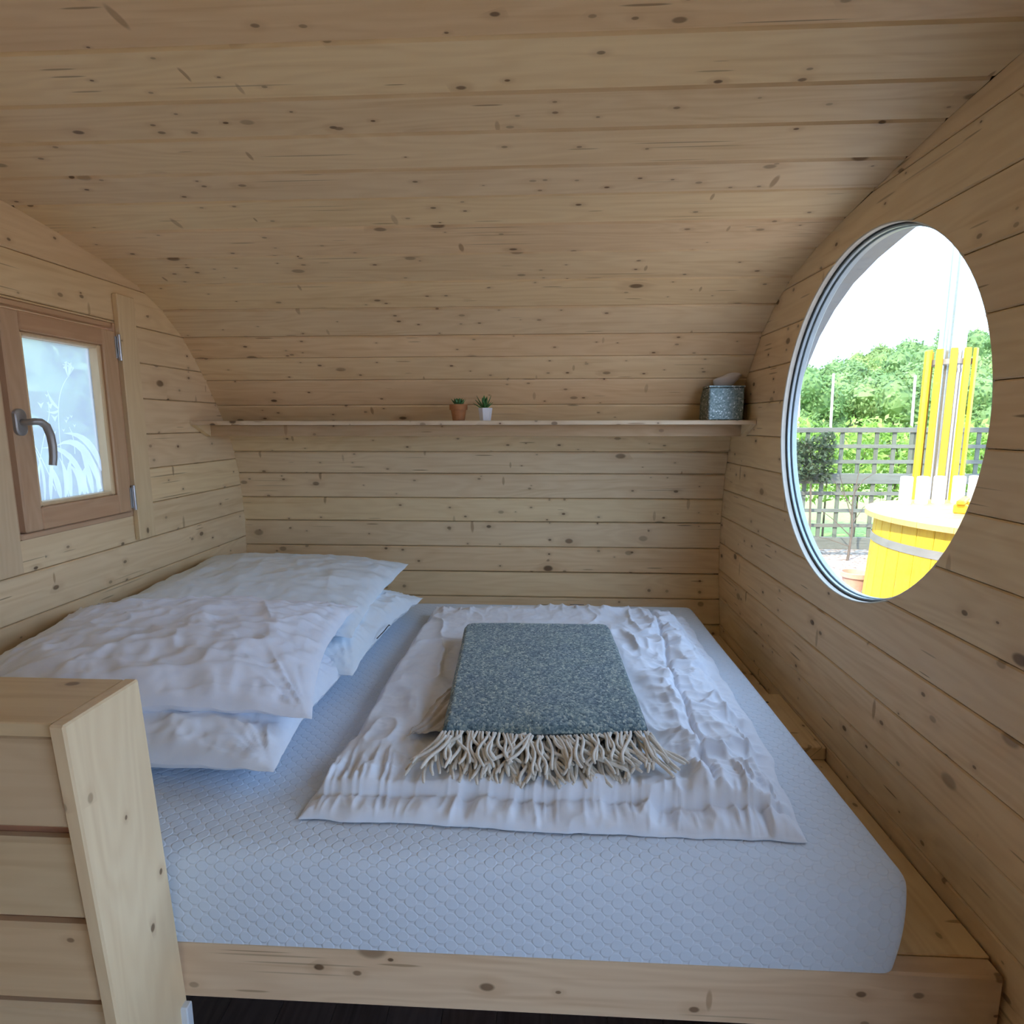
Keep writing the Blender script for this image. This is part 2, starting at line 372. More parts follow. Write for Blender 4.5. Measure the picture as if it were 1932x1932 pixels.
def sstep(a, b, x):
    t = np.clip((x - a) / (b - a), 0, 1); return t * t * (3 - 2 * t)
def grid_obj(name, P, mat, parent=None, wrap=False):
    ny, nx = P.shape[:2]
    me = bpy.data.meshes.new(name); V = P.reshape(-1, 3)
    idx = np.arange(ny * nx).reshape(ny, nx)
    q = np.stack([idx[:-1, :-1], idx[:-1, 1:], idx[1:, 1:], idx[1:, :-1]], -1).reshape(-1, 4)
    me.vertices.add(len(V)); me.vertices.foreach_set('co', V.astype(np.float32).ravel())
    me.loops.add(q.size); me.loops.foreach_set('vertex_index', q.astype(np.int32).ravel())
    me.polygons.add(len(q)); me.polygons.foreach_set('loop_start', np.arange(0, q.size, 4, dtype=np.int32))
    me.polygons.foreach_set('loop_total', np.full(len(q), 4, dtype=np.int32))
    me.update(calc_edges=True); me.validate()
    me.polygons.foreach_set('use_smooth', [True] * len(q)); me.materials.append(mat)
    return link(name, me, parent)

# ================================================================== THE ROOM
# --- curved back wall and ceiling: a shell with separate boards in front
def shell(name, pts, x0, x1, t, mat):
    # pts: outline (y, z) going round; thickness outwards
    n = len(pts); vs = []; fs = []
    P = [Vector((0, y, z)) for y, z in pts]
    for i, p in enumerate(P):
        a = P[max(i - 1, 0)]; b = P[min(i + 1, n - 1)]; d = (b - a).normalized(); nn = Vector((0, d.z, -d.y))
        if nn.dot(Vector((0, YC, 1.1)) - p) > 0: nn = -nn
        for x in (x0, x1):
            vs.append((x, p.y + nn.y * .02, p.z + nn.z * .02)); vs.append((x, p.y + nn.y * (.02 + t), p.z + nn.z * (.02 + t)))
    for i in range(n - 1):
        k = i * 4; j = k + 4
        fs += [(k, j, j + 2, k + 2), (k + 1, k + 3, j + 3, j + 1), (k, k + 1, j + 1, j), (k + 2, j + 2, j + 3, k + 3)]
    fs += [(0, 2, 3, 1), ((n - 1) * 4, (n - 1) * 4 + 1, (n - 1) * 4 + 3, (n - 1) * 4 + 2)]
    return tag(link(name, mesh(name, vs, fs, mat)), kind='structure')
back_pts = [(y, z) for y, z in PROF if z < 1.96]
ceil_pts = [(y, z) for y, z in PROF if z > 1.94] + [(2 * YC - y, z) for y, z in PROF[::-1][1:] if z > 1.94]
front_pts = [(2 * YC - y, z) for y, z in PROF if z < 1.96][::-1]
wall_back = shell('wall_back', back_pts, XL - .06, 1.0, .05, M_shell)
ceiling = shell('ceiling', ceil_pts, XL - .06, 1.0, .05, M_shell)
wall_front = shell('wall_front', front_pts, XL - .06, 1.0, .05, M_shell)

def curved_board(s0, s1, parent, x0=XL, x1=XR - .001, flat=None):
    if flat is None:
        (ya, za), (yb, zb) = prof_at(s0), prof_at(s1)
    else:
        (ya, za), (yb, zb) = flat
    a = Vector((0, ya, za)); b = Vector((0, yb, zb)); d = (b - a); L = d.length; d.normalize()
    nin = Vector((0, d.z, -d.y))
    if nin.dot(Vector((0, YC, 1.1)) - (a + b) / 2) < 0: nin = -nin
    c = .0050; g = .0010; T = .017
    off = random.uniform(-.0006, .0006)
    sec = [(g, -T), (g, -c), (c + g, 0), (L - c - g, 0), (L - g, -c), (L - g, -T)]
    # a narrow tongue shows in the joint
    vs = []
    xm = (x0 + x1) / 2
    for x in (x0, x1):
        for u, h in sec:
            p = a + d * u + nin * (h + off); vs.append((x, p.y, p.z))
    n = len(sec)
    fs = [(i, (i + 1) % n, n + (i + 1) % n, n + i) for i in range(n)] + [tuple(range(n))[::-1], tuple(range(n, 2 * n))]
    return link('plank', mesh('plank', vs, fs, M_ceil), parent)
SEAMS = [-.60, -.485, -.37, -.255, -.14, -.02, .158 - .07, .158, .274, .393, .511, .623, .739, .843, .953, 1.078, 1.202, 1.310, 1.411, 1.551, 1.695, 1.862, 2.028, 2.173, 2.297, 2.427, 2.548, 2.694]
SEAMS = [-.55, -.43, -.31, -.19, -.074, .042, .158, .274, .393, .511, .623, .739, .843, .953, 1.078, 1.202, 1.310, 1.411, 1.551, 1.695, 1.850, 1.985, 2.11, 2.21, 2.309, 2.427, 2.548, 2.694, 2.83, 2.96, 3.09]
SEAMS = [-.55, -.43, -.31, -.19, -.074, .042, .158, .274, .393, .511, .623, .739, .843, .953, 1.078, 1.202, 1.310, 1.411, 1.551, 1.695, 1.862, 2.028, 2.173, 2.297, 2.427, 2.548, 2.694, 2.83, 2.96, 3.09, 3.22, 3.34]
for a, b in zip(SEAMS, SEAMS[1:]):
    ym = prof_at((a + b) / 2)[1]
    curved_board(a, b, wall_back if ym < 1.95 else ceiling)
ye = prof_at(3.34)[0]
while ye > -.6:
    curved_board(0, 0, ceiling, flat=((ye, 2.198), (ye - .13, 2.198))); ye -= .13

# painted eave lining where the barrel runs on past the end wall
def eave(name, pts, parent):
    vs = []; fs = []; n = len(pts)
    for i, (y, z) in enumerate(pts):
        a = pts[max(i - 1, 0)]; b = pts[min(i + 1, n - 1)]; d = Vector((0, b[0] - a[0], b[1] - a[1])).normalized(); nn = Vector((0, d.z, -d.y))
        if nn.dot(Vector((0, YC - y, 1.1 - z))) > 0: nn = -nn
        for x in (XR + .034, 1.035):
            for h in (-.004, .019): vs.append((x, y + nn.y * h, z + nn.z * h))
    for i in range(n - 1):
        k = i * 4; j = k + 4; fs += [(k, j, j + 2, k + 2), (k + 1, k + 3, j + 3, j + 1), (k, k + 1, j + 1, j), (k + 2, j + 2, j + 3, k + 3)]
    fs += [(0, 2, 3, 1), ((n - 1) * 4, (n - 1) * 4 + 1, (n - 1) * 4 + 3, (n - 1) * 4 + 2)]
    o = link(name, mesh(name, vs, fs, plain('grey_painted_eave', (.30, .34, .36), .6, noise=.1)), parent)
def dense(pts, k=4):
    out = []
    for (a, b), (c, d) in zip(pts, pts[1:]): out += [(a + (c - a) * i / k, b + (d - b) * i / k) for i in range(k)]
    return out + [pts[-1]]
eave('eave_lining', dense(back_pts[2:]), wall_back); eave('eave_lining', dense(ceil_pts), ceiling)

# --- end walls: boards cut to the barrel outline, round the openings
def slab_poly(z0, z1):
    zs = np.linspace(z0, z1, 2 if z1 < 1.2 else 6)
    right = [(yprof(z) + .012, z) for z in zs]; left = [(2 * YC - yprof(z) - .012, z) for z in zs][::-1]
    return left, right
def board_poly(poly, x, sgn, parent, mat):
    # poly (y, z) outline; front face at x, thickness away from the room (sgn)
    zs = [p[1] for p in poly]; zlo, zhi = min(zs), max(zs)
    def inset(p, d):
        z = p[1]
        z = zlo + d if z - zlo < d else (zhi - d if zhi - z < d else z)
        return (p[0], z)
    vs = []; n = len(poly)
    off = random.uniform(-.0005, .0005)
    for dx, d in ((0, .0038), (.0035, .0008), (.018, .0008)):
        for p in poly:
            q = inset(p, d); vs.append((x + sgn * (dx + off), q[0], q[1]))
    fs = [tuple(range(n)), tuple(range(2 * n, 3 * n))[::-1]]
    for r in range(2):
        fs += [(r * n + i, r * n + (i + 1) % n, (r + 1) * n + (i + 1) % n, (r + 1) * n + i) for i in range(n)]
    return link('plank', mesh('plank', vs, fs, mat), parent)
def circ_y(z, side, r=WR):
    d = r * r - (z - WC[1]) ** 2
    return None if d < 0 else WC[0] + side * math.sqrt(d)

def end_wall_back(name, x0, x1, holes):
    # plain backing behind the boards, as vertical strips of quads around the openings
    mb = MB()
    ys = sorted(set([2 * YC - 2.67, 2.67] + [h for H in holes for h in H[:2]] + list(np.linspace(2 * YC - 2.66, 2.66, 40)) + ([WC[0] + WR * cos(t) * 1.0 for t in np.linspace(0, pi, 33)] if name == 'wall_right' else [])))
    for a, b in zip(ys, ys[1:]):
        if b - a < 1e-4: continue
        m = (a + b) / 2
        half = abs(m - YC) + YC
        ztop = float(np.interp(-(half), -PY[4:], PZ[4:])); zbot = 0 if half < 2.45 else float(np.interp(half, PY[:5], PZ[:5]))
        cuts = []
        for (h0, h1, k0, k1) in holes:
            if h0 - 1e-6 <= a and b <= h1 + 1e-6: cuts.append((k0, k0, k1, k1))
        if name == 'wall_right' and abs(m - WC[0]) < WR:
            def cz(y, s): return WC[1] + s * math.sqrt(max(0, WR ** 2 - (y - WC[0]) ** 2))
            cuts.append((cz(a, -1), cz(b, -1), cz(a, 1), cz(b, 1)))
        cuts.sort(); lo_a = lo_b = zbot
        for ca0, cb0, ca1, cb1 in cuts + [(ztop + .03, ztop + .03, 0, 0)]:
            if max(ca0 - lo_a, cb0 - lo_b) > 1e-4:
                v = [(x, y, z) for x in (x0, x1) for y, z in ((a, lo_a), (b, lo_b), (b, cb0), (a, ca0))]
                mb.add(v, [(0, 1, 2, 3), (4, 7, 6, 5), (0, 4, 5, 1), (2, 6, 7, 3), (1, 5, 6, 2), (0, 3, 7, 4)])
            lo_a, lo_b = ca1, cb1
    return tag(mb.build(name, M_shell), kind='structure')
wall_right = end_wall_back('wall_right', XR + .0185, XR + .033, [DOOR])
LW = (1.472, 1.932, 1.235, 1.880)            # small window opening y0,y1,z0,z1
wall_left = end_wall_back('wall_left', XL - .060, XL - .0185, [LW])

def end_boards(x, sgn, parent, mat, z_off, round_hole, rects):
    zs = [0.015 + z_off] + [.139 + z_off + .124 * k for k in range(17)] + [2.215]
    zs = [z for z in zs if z < 2.20]
    if 2.198 - zs[-1] > .02: zs.append(2.196)
    for z0, z1 in zip(zs, zs[1:]):
        spans = []                                   # list of polygons
        l, r = slab_poly(z0, z1)
        # work with pieces as (left boundary bottom->top list, right boundary)
        pieces = [(list(reversed(l)), r)]
        for (y0, y1, k0, k1) in rects:
            if k1 <= z0 + .001 or k0 >= z1 - .001: continue
            if k0 <= z0 + .001 and k1 >= z1 - .001:
                L_, R_ = pieces.pop()
                pieces += [(L_, [(y0, z0), (y0, z1)]), ([(y1, z0), (y1, z1)], R_)]
            else:
                L_, R_ = pieces.pop()
                zc = k0 if k0 > z0 else k1
                if k0 > z0:      # opening above, bottom strip stays
                    poly = L_ and ([(L_[0][0], z0)] + [(R_[0][0], z0)] + [p for p in R_[1:]] + [(y1, z1), (y1, zc), (y0, zc), (y0, z1)] + [p for p in L_[::-1][:-1]])
                else:
                    poly = [(L_[0][0], z0), (y0, z0), (y0, zc), (y1, zc), (y1, z0), (R_[0][0], z0)] + R_[1:] + L_[::-1][:-1]
                board_poly(poly, x, sgn, parent, mat)
        if round_hole and abs((z0 + z1) / 2 - WC[1]) < WR + .07 and pieces:
            L_, R_ = pieces.pop()
            f = np.linspace(z0, z1, 13)
            full = [circ_y(z, 1) is not None for z in f]
            if all(full):
                pieces += [(L_, [(circ_y(z, -1), z) for z in f]), ([(circ_y(z, 1), z) for z in f], R_)]
            elif any(full):
                if (z0 + z1) / 2 > WC[1]:            # circle pokes in from below
                    hw = math.sqrt(WR ** 2 - (z0 - WC[1]) ** 2); t0 = math.asin((z0 - WC[1]) / WR)
                    arc = [(WC[0] + WR * cos(t), WC[1] + WR * sin(t)) for t in np.linspace(pi - t0, t0, 21)]
                    poly = [(L_[0][0], z0)] + arc + [(R_[0][0], z0)] + R_[1:] + L_[::-1][:-1]
                else:
                    t0 = math.asin((z1 - WC[1]) / WR)
                    arc = [(WC[0] + WR * cos(t), WC[1] + WR * sin(t)) for t in np.linspace(t0, -pi - t0, 21)]
                    poly = [(L_[0][0], z0), (R_[0][0], z0)] + R_[1:] + arc + L_[::-1][:-1]
                board_poly(poly, x, sgn, parent, mat)
            else:
                pieces.append((L_, R_))
        for L_, R_ in pieces:
            poly = L_[:1] + R_ + L_[::-1][:-1]
            board_poly(poly, x, sgn, parent, mat)
end_boards(XR, 1, wall_right, M_end, 0.0, True, [DOOR])
end_boards(XL, -1, wall_left, M_end, .012, False, [LW])

# --- floor with dark laminate boards
floor = tag(bx('floor', (XL - .05, 2 * YC - 2.5, -.06), (XR + .05, 2.5, -.012), M_shell, ch=0), kind='structure')
x = XL; 
while x < XR:
    bx('plank', (x + .0008, -1.6, -.012), (min(x + .145, XR) - .0008, 2.44, 0), M_floor, floor, .001); x += .145

# --- glazed door behind the camera, in the right wall
door = tag(empty('door_1', (XR + .03, (DOOR[0] + DOOR[1]) / 2, DOOR[2])), kind='structure')
dy0, dy1, dz0, dz1 = DOOR; lx = XR + .03; my = (dy0 + dy1) / 2
def loc(o, parent):      # keep world placement under a moved parent
    o.matrix_parent_inverse = Matrix.Translation(-Vector(parent.location)) @ Matrix.Identity(4)
    return o
for (a0, a1, b0, b1) in ((dy0, dy0 + .06, dz0, dz1), (dy1 - .06, dy1, dz0, dz1), (my - .03, my + .03, dz0, dz1), (dy0 + .06, my - .03, dz1 - .06, dz1), (my + .03, dy1 - .06, dz1 - .06, dz1), (dy0 + .06, my - .03, dz0, dz0 + .07), (my + .03, dy1 - .06, dz0, dz0 + .07)):
    loc(bx('frame', (lx - .02, a0, b0), (lx + .02, a1, b1), M_trimz, door, .003), door)
for a0, a1 in ((dy0 + .06, my - .03), (my + .03, dy1 - .06)):
    loc(bx('pane', (lx - .003, a0, dz0 + .07), (lx + .003, a1, dz1 - .06), M_glass, door, 0), door)
loc(MB().tube([(lx - .02, my + .0, 1.05), (lx - .06, my, 1.05), (lx - .065, my + .02, 1.05), (lx - .065, my + .11, 1.05)], .009).build('handle', M_steel, door, True), door)

# --- round window in the right wall
win2 = tag(empty('window_2', (XR + .03, WC[0], WC[1])), kind='structure')
def ring(name, r0, r1, x0, x1, mat, parent, n=96, ch=.0015):
    prof = [(r0 + ch, x0), (r1 - ch, x0), (r1, x0 + ch), (r1, x1 - ch), (r1 - ch, x1), (r0 + ch, x1), (r0, x1 - ch), (r0, x0 + ch)]
    vs = [(x, WC[0] + r * cos(2 * pi * k / n), WC[1] + r * sin(2 * pi * k / n)) for r, x in prof for k in range(n)]
    m = len(prof)
    fs = [(i * n + k, i * n + (k + 1) % n, ((i + 1) % m) * n + (k + 1) % n, ((i + 1) % m) * n + k) for i in range(m) for k in range(n)]
    o = link(name, mesh(name, vs, fs, mat), parent); me = o.data
    me.polygons.foreach_set('use_smooth', [True] * len(me.polygons)); me.set_sharp_from_angle(angle=R(40))
    return loc(o, parent)
ring('cut_edge_lining', .4715, .4765, XR + .001, XR + .017, M_cream, win2)
ring('gasket', .4680, .4765, XR + .017, XR + .0195, M_gasket, win2)
ring('inner_frame', .4640, .4765, XR + .0195, XR + .030, M_alu, win2)
ring('outer_frame', .4615, .4900, XR + .034, XR + .050, M_alu, win2)
n = 96
vs = [(x, WC[0] + .472 * cos(2 * pi * k / n), WC[1] + .472 * sin(2 * pi * k / n)) for x in (XR + .0305, XR + .0335) for k in range(n)]
fs = [tuple(range(n))[::-1], tuple(range(n, 2 * n))] + [(k, (k + 1) % n, n + (k + 1) % n, n + k) for k in range(n)]
loc(link('pane', mesh('pane', vs, fs, M_glass), win2), win2)

# --- small hinged window in the left wall
win1 = tag(empty('window_1', (XL, 1.70, 1.235)), kind='structure')
def wb(name, y0, y1, z0, z1, x0, x1, mat, ch=.003, par=None): return loc(bx(name, (XL + x0, y0, z0), (XL + x1, y1, z1), mat, par or win1, ch), win1)
# outer frame
wb('jamb', 1.472, 1.488, 1.235, 1.880, -.06, .002, M_larchz); wb('jamb', 1.920, 1.932, 1.235, 1.880, -.06, .002, M_larchz)
wb('head', 1.488, 1.920, 1.862, 1.880, -.06, -.004, M_larchy); wb('sill', 1.488, 1.920, 1.235, 1.252, -.06, .004, M_larchy)
# sash
sash_x = (-.045, .012)
wb('stile', 1.496, 1.553, 1.255, 1.852, *sash_x, M_larchz, .004); wb('stile', 1.853, 1.912, 1.255, 1.852, *sash_x, M_larchz, .004)
wb('top_rail', 1.553, 1.853, 1.800, 1.852, *sash_x, M_larchy, .003); wb('bottom_rail', 1.553, 1.853, 1.255, 1.318, *sash_x, M_larchy, .003)
wb('bead', 1.553, 1.567, 1.318, 1.800, -.04, .004, M_bead, .004); wb('bead', 1.838, 1.853, 1.318, 1.800, -.04, .004, M_bead, .004)
wb('bead', 1.567, 1.838, 1.788, 1.800, -.04, .004, M_bead, .004); wb('bead', 1.567, 1.838, 1.318, 1.331, -.04, .004, M_bead, .004)
pane = wb('pane', 1.567, 1.838, 1.331, 1.788, -.030, -.026, M_frost, 0)
for nm, z in (('hinge', 1.800), ('hinge', 1.300)):
    h = MB(); h.tube([(XL + .018, 1.918, z - .042), (XL + .018, 1.918, z + .042)], .0055, 10); h.box((XL + .012, 1.905, z - .035), (XL + .0145, 1.918, z + .035)); 
    loc(h.build(nm, M_hinge, win1, False, 35), win1)
# handle
hz = 1.555; hy = 1.512; hx = XL + .012
rs = [(.018 * cos(t), .018 * sin(t) + (.018 if sin(t) > 0 else -.018)) for t in [2 * pi * k / 28 for k in range(28)]]
vs = [(hx + d, hy + a * s, hz + b * s) for d, s in ((0, 1), (.008, 1), (.011, .85)) for a, b in rs]; n = 28
fs = [tuple(range(n))[::-1], tuple(range(2 * n, 3 * n))] + [(r * n + k, r * n + (k + 1) % n, (r + 1) * n + (k + 1) % n, (r + 1) * n + k) for r in range(2) for k in range(n)]
handle = loc(link('handle', mesh('handle', vs, fs, M_steel), win1), win1); handle.data.set_sharp_from_angle(angle=R(35))
lev = MB(); lp = [(hx + .008, hy, hz), (hx + .030, hy + .001, hz), (hx + .042, hy + .006, hz + .002), (hx + .046, hy + .018, hz + .001), (hx + .047, hy + .034, hz - .010), (hx + .047, hy + .044, hz - .035), (hx + .047, hy + .047, hz - .065), (hx + .047, hy + .045, hz - .095), (hx + .046, hy + .041, hz - .118)]
lev.tube(lp, [.009, .009, .0095, .010, .0102, .0102, .0100, .0097, .0092], 14)
lev.build('lever', M_steel, handle, False, 50)

# etched meadow flowers on the pane
E_ = MB(); ex = XL - .0255
def gy(u): return 1.567 + u * .271
def gz(v): return 1.331 + v * .457
def blade(pts, ws):
    vs = []; 
    P = [Vector((0, gy(u), gz(v))) for u, v in pts]
    for i, p in enumerate(P):
        t = (P[min(i + 1, len(P) - 1)] - P[max(i - 1, 0)]).normalized(); nn = Vector((0, -t.z, t.y))
        w_ = ws[i] if isinstance(ws, (list, tuple)) else ws
        xo = ex + .00002 * (len(E_.v) % 97)
        vs += [(xo, (p + nn * w_).y, (p + nn * w_).z), (xo, (p - nn * w_).y, (p - nn * w_).z)]
    E_.add(vs, [(2 * i, 2 * i + 1, 2 * i + 3, 2 * i + 2) for i in range(len(P) - 1)])
def curve(p0, p1, p2, n=8): return [((1 - t) ** 2 * p0[0] + 2 * t * (1 - t) * p1[0] + t * t * p2[0], (1 - t) ** 2 * p0[1] + 2 * t * (1 - t) * p1[1] + t * t * p2[1]) for t in [i / n for i in range(n + 1)]]
def leafy(p0, p1, p2, wmax, n=8): blade(curve(p0, p1, p2, n), [max(.0006, 1.25 * wmax * sin(pi * min(1, (i + .6) / (n + .6)) ** .8)) for i in range(n + 1)])
leafy((.95, .02), (.8, .45), (.38, .34), .011); leafy((.75, .0), (.62, .36), (.18, .33), .008); leafy((1, .15), (.9, .42), (.50, .42), .010)
for u0, u1, u2, v2, w_ in ((.22, .25, .33, .30, .006), (.05, .06, .14, .24, .008), (.35, .33, .26, .22, .008), (.5, .48, .56, .26, .009), (.62, .7, .50, .22, .008), (.82, .8, .7, .30, .009), (.9, .95, .86, .24, .008), (.14, .2, .08, .34, .004), (.42, .5, .40, .26, .007), (.7, .66, .78, .2, .01)):
    leafy((u0, 0), (u1, v2 * .6), (u2, v2), w_)
for pts in (curve((.46, 0), (.40, .35), (.46, .58)), curve((.46, .58), (.5, .72), (.66, .80)), curve((.12, .22), (.22, .40), (.30, .50)), curve((.30, .50), (.34, .55), (.33, .62)), curve((.62, .28), (.64, .40), (.58, .46)), curve((.30, .05), (.16, .3), (.05, .40))): blade(pts, .0016)
leafy((.46, .58), (.36, .62), (.34, .69), .004); leafy((.46, .57), (.40, .54), (.30, .56), .003)
for (cu, cv, s, k) in ((.66, .83, .11, 26), (.03, .66, .10, 22)):
    for i in range(k):
        a = R(20 + 140 * i / k); r = s * random.uniform(.5, 1)
        u, v = cu + r * cos(a), cv + r * .55 * sin(a)
        blade([(cu - .02, cv - .04), (u, v)], .0007)
        E_.add([(ex, gy(u) + dx_, gz(v) + dz_) for dx_, dz_ in ((-.003, 0), (0, -.002), (.003, 0), (0, .002))], [(0, 1, 2, 3)])
for u, v, s in ((.22, .50, .010), (.36, .60, .012), (.24, .60, .011), (.40, .52, .012), (.36, .42, .012), (.33, .66, .006), (.50, .44, .006), (.58, .52, .006), (.66, .47, .006), (.63, .53, .006), (.55, .50, .007), (.60, .42, .006)):
    E_.add([(ex, gy(u) - s, gz(v) + s * .7), (ex, gy(u), gz(v) - s), (ex, gy(u) + s, gz(v) + s * .7), (ex, gy(u), gz(v) + s * .2)], [(0, 1, 2, 3)])
loc(E_.build('etched_flowers', M_etch, win1), win1)
# trims beside it
bx_t = dict(ch=.003)
tag(bx('trim_1', (XL, 1.926, 1.150), (XL + .020, 2.010, 1.975), M_trimz, **bx_t), kind='structure')
tag(bx('trim_2', (XL, 1.388, 1.150), (XL + .020, 1.466, 1.975), M_trimz, **bx_t), kind='structure')

portal('portal_door', (XR + .075, my, (dz0 + dz1) / 2), (0, R(90), 0), dz1 - dz0, dy1 - dy0)
portal('portal_round', (XR + .10, WC[0], WC[1]), (0, R(90), 0), .96, .96)
portal('portal_small', (XL - .075, 1.702, 1.557), (0, R(-90), 0), .64, .46)

# ================================================================== BED
bed = tag(empty('bed_frame', (-.3, .93, .465)), 'knotty pine bed platform with front beam under the white mattress', 'bed')
def under(o, p): return loc(o, p)
under(bx('front_beam', (XL + .003, .925, .472), (.812, .965, .594), M_beam, bed, .004), bed)
x = XL + .004
bxs = [XL + .004, -1.0, -.6, -.2, .2, .56, .818]
for i, (a, b) in enumerate(zip(bxs, bxs[1:])):
    under(bx('deck_board', (a, .966, .576), (b - .002, 2.585, .594), M_end, bed, .002), bed)
under(bx('rear_bearer', (XL + .003, 2.50, .47), (.80, 2.545, .566), M_beam, bed, .003), bed)
for xx in (-1.36, .60):
    under(bx('leg', (xx, 2.46, .0), (xx + .06, 2.50, .566), M_post, bed, .003), bed)
tag(bx('panel_edge', (-.678, .905, .0), (-.6555, .922, .470), M_white, ch=.002), 'narrow white upright panel under the bed beside the wooden post', 'panel')
blk = empty('wood_block', (.755, 1.75, .594)); tag(blk, 'short pine block with two screws wedged between mattress and wall', 'block')
under(bx('block_body', (.652, 1.590, .5942), (.818, 1.925, .634), M_end, blk, .003), blk)
for sx, sy in ((.752, 1.86), (.742, 1.655)):
    s = MB(); s.lathe([(.0045, 0), (.005, .0006), (.002, .0004)], 12, (sx, sy, .634)); under(s.build('screw', M_gasket, blk), blk)

# --- mattress: rounded slab, quilted dot cover
def rounded_slab(x0, x1, y0, y1, z0, z1, r, step=.012, f=None):
    # open-bottomed rounded box as one grid unrolled from the top
    def axis(a, b):
        n = int((b - a) / step); q = [round(i * r * pi / 2 / 6, 6) for i in range(7)]
        return n
    prof = []      # (inset from the edge, z)
    side = [(0, z0), (0, z0 + .01)] + [(0, z) for z in np.arange(z0 + .02, z1 - r, .012)] + [(r - r * cos(t), z1 - r + r * sin(t)) for t in np.linspace(0, pi / 2, 8)]
    xs = np.arange(x0 + r, x1 - r + 1e-6, step); ys = np.arange(y0 + r, y1 - r + 1e-6, step)
    ax = [(x0 + i, z) for i, z in side[:-1]] + [(x, z1) for x in xs] + [(x1 - i, z) for i, z in side[:-1][::-1]]
    ay = [(y0 + i, z) for i, z in side[:-1]] + [(y, z1) for y in ys] + [(y1 - i, z) for i, z in side[:-1][::-1]]
    X = np.array([[a[0] for a in ax]] * len(ay)); Y = np.array([[b[0]] * len(ax) for b in ay])
    Z = np.array([[min(a[1], b[1]) for a in ax] for b in ay])
    # round the vertical corners
    rc = .035
    for cx, cy in ((x0 + rc, y0 + rc), (x1 - rc, y0 + rc), (x0 + rc, y1 - rc), (x1 - rc, y1 - rc)):
        sx = -1 if cx < (x0 + x1) / 2 else 1; sy = -1 if cy < (y0 + y1) / 2 else 1
        m = ((X - cx) * sx > 0) & ((Y - cy) * sy > 0)
        dx = np.abs(X - cx); dy = np.abs(Y - cy); mx = np.maximum(dx, dy); ln = np.hypot(dx, dy) + 1e-9
        k = np.where(m, mx / ln, 1); X = np.where(m, cx + (X - cx) * k, X); Y = np.where(m, cy + (Y - cy) * k, Y)
    return X, Y, Z
MX0, MX1, MY0, MY1, MZ0, MZ1 = XL + .02, .642, .918, 2.42, .5955, .787
X, Y, Z = rounded_slab(MX0, MX1, MY0, MY1, MZ0, MZ1, .035)
t_ = (Z - MZ0) / (MZ1 - MZ0)
bul = .005 * np.sin(np.clip(t_, 0, 1) * pi)
Yf = np.where(Y < MY0 + .04, Y - bul + .004, Y)
Xf = np.where(X > MX1 - .04, X + bul - .003 - .004 * (1 - t_) ** 2, X)
Zf = Z + np.where(Z > MZ1 - .02, .005 * (fbm(X * 3, Y * 3, 3, 4) - .5), 0)
mat_o = grid_obj('mattress', np.stack([Xf, Yf, Zf], -1), M_matt)
tag(mat_o, 'thick white mattress with dotted quilted cover on the pine platform', 'mattress')

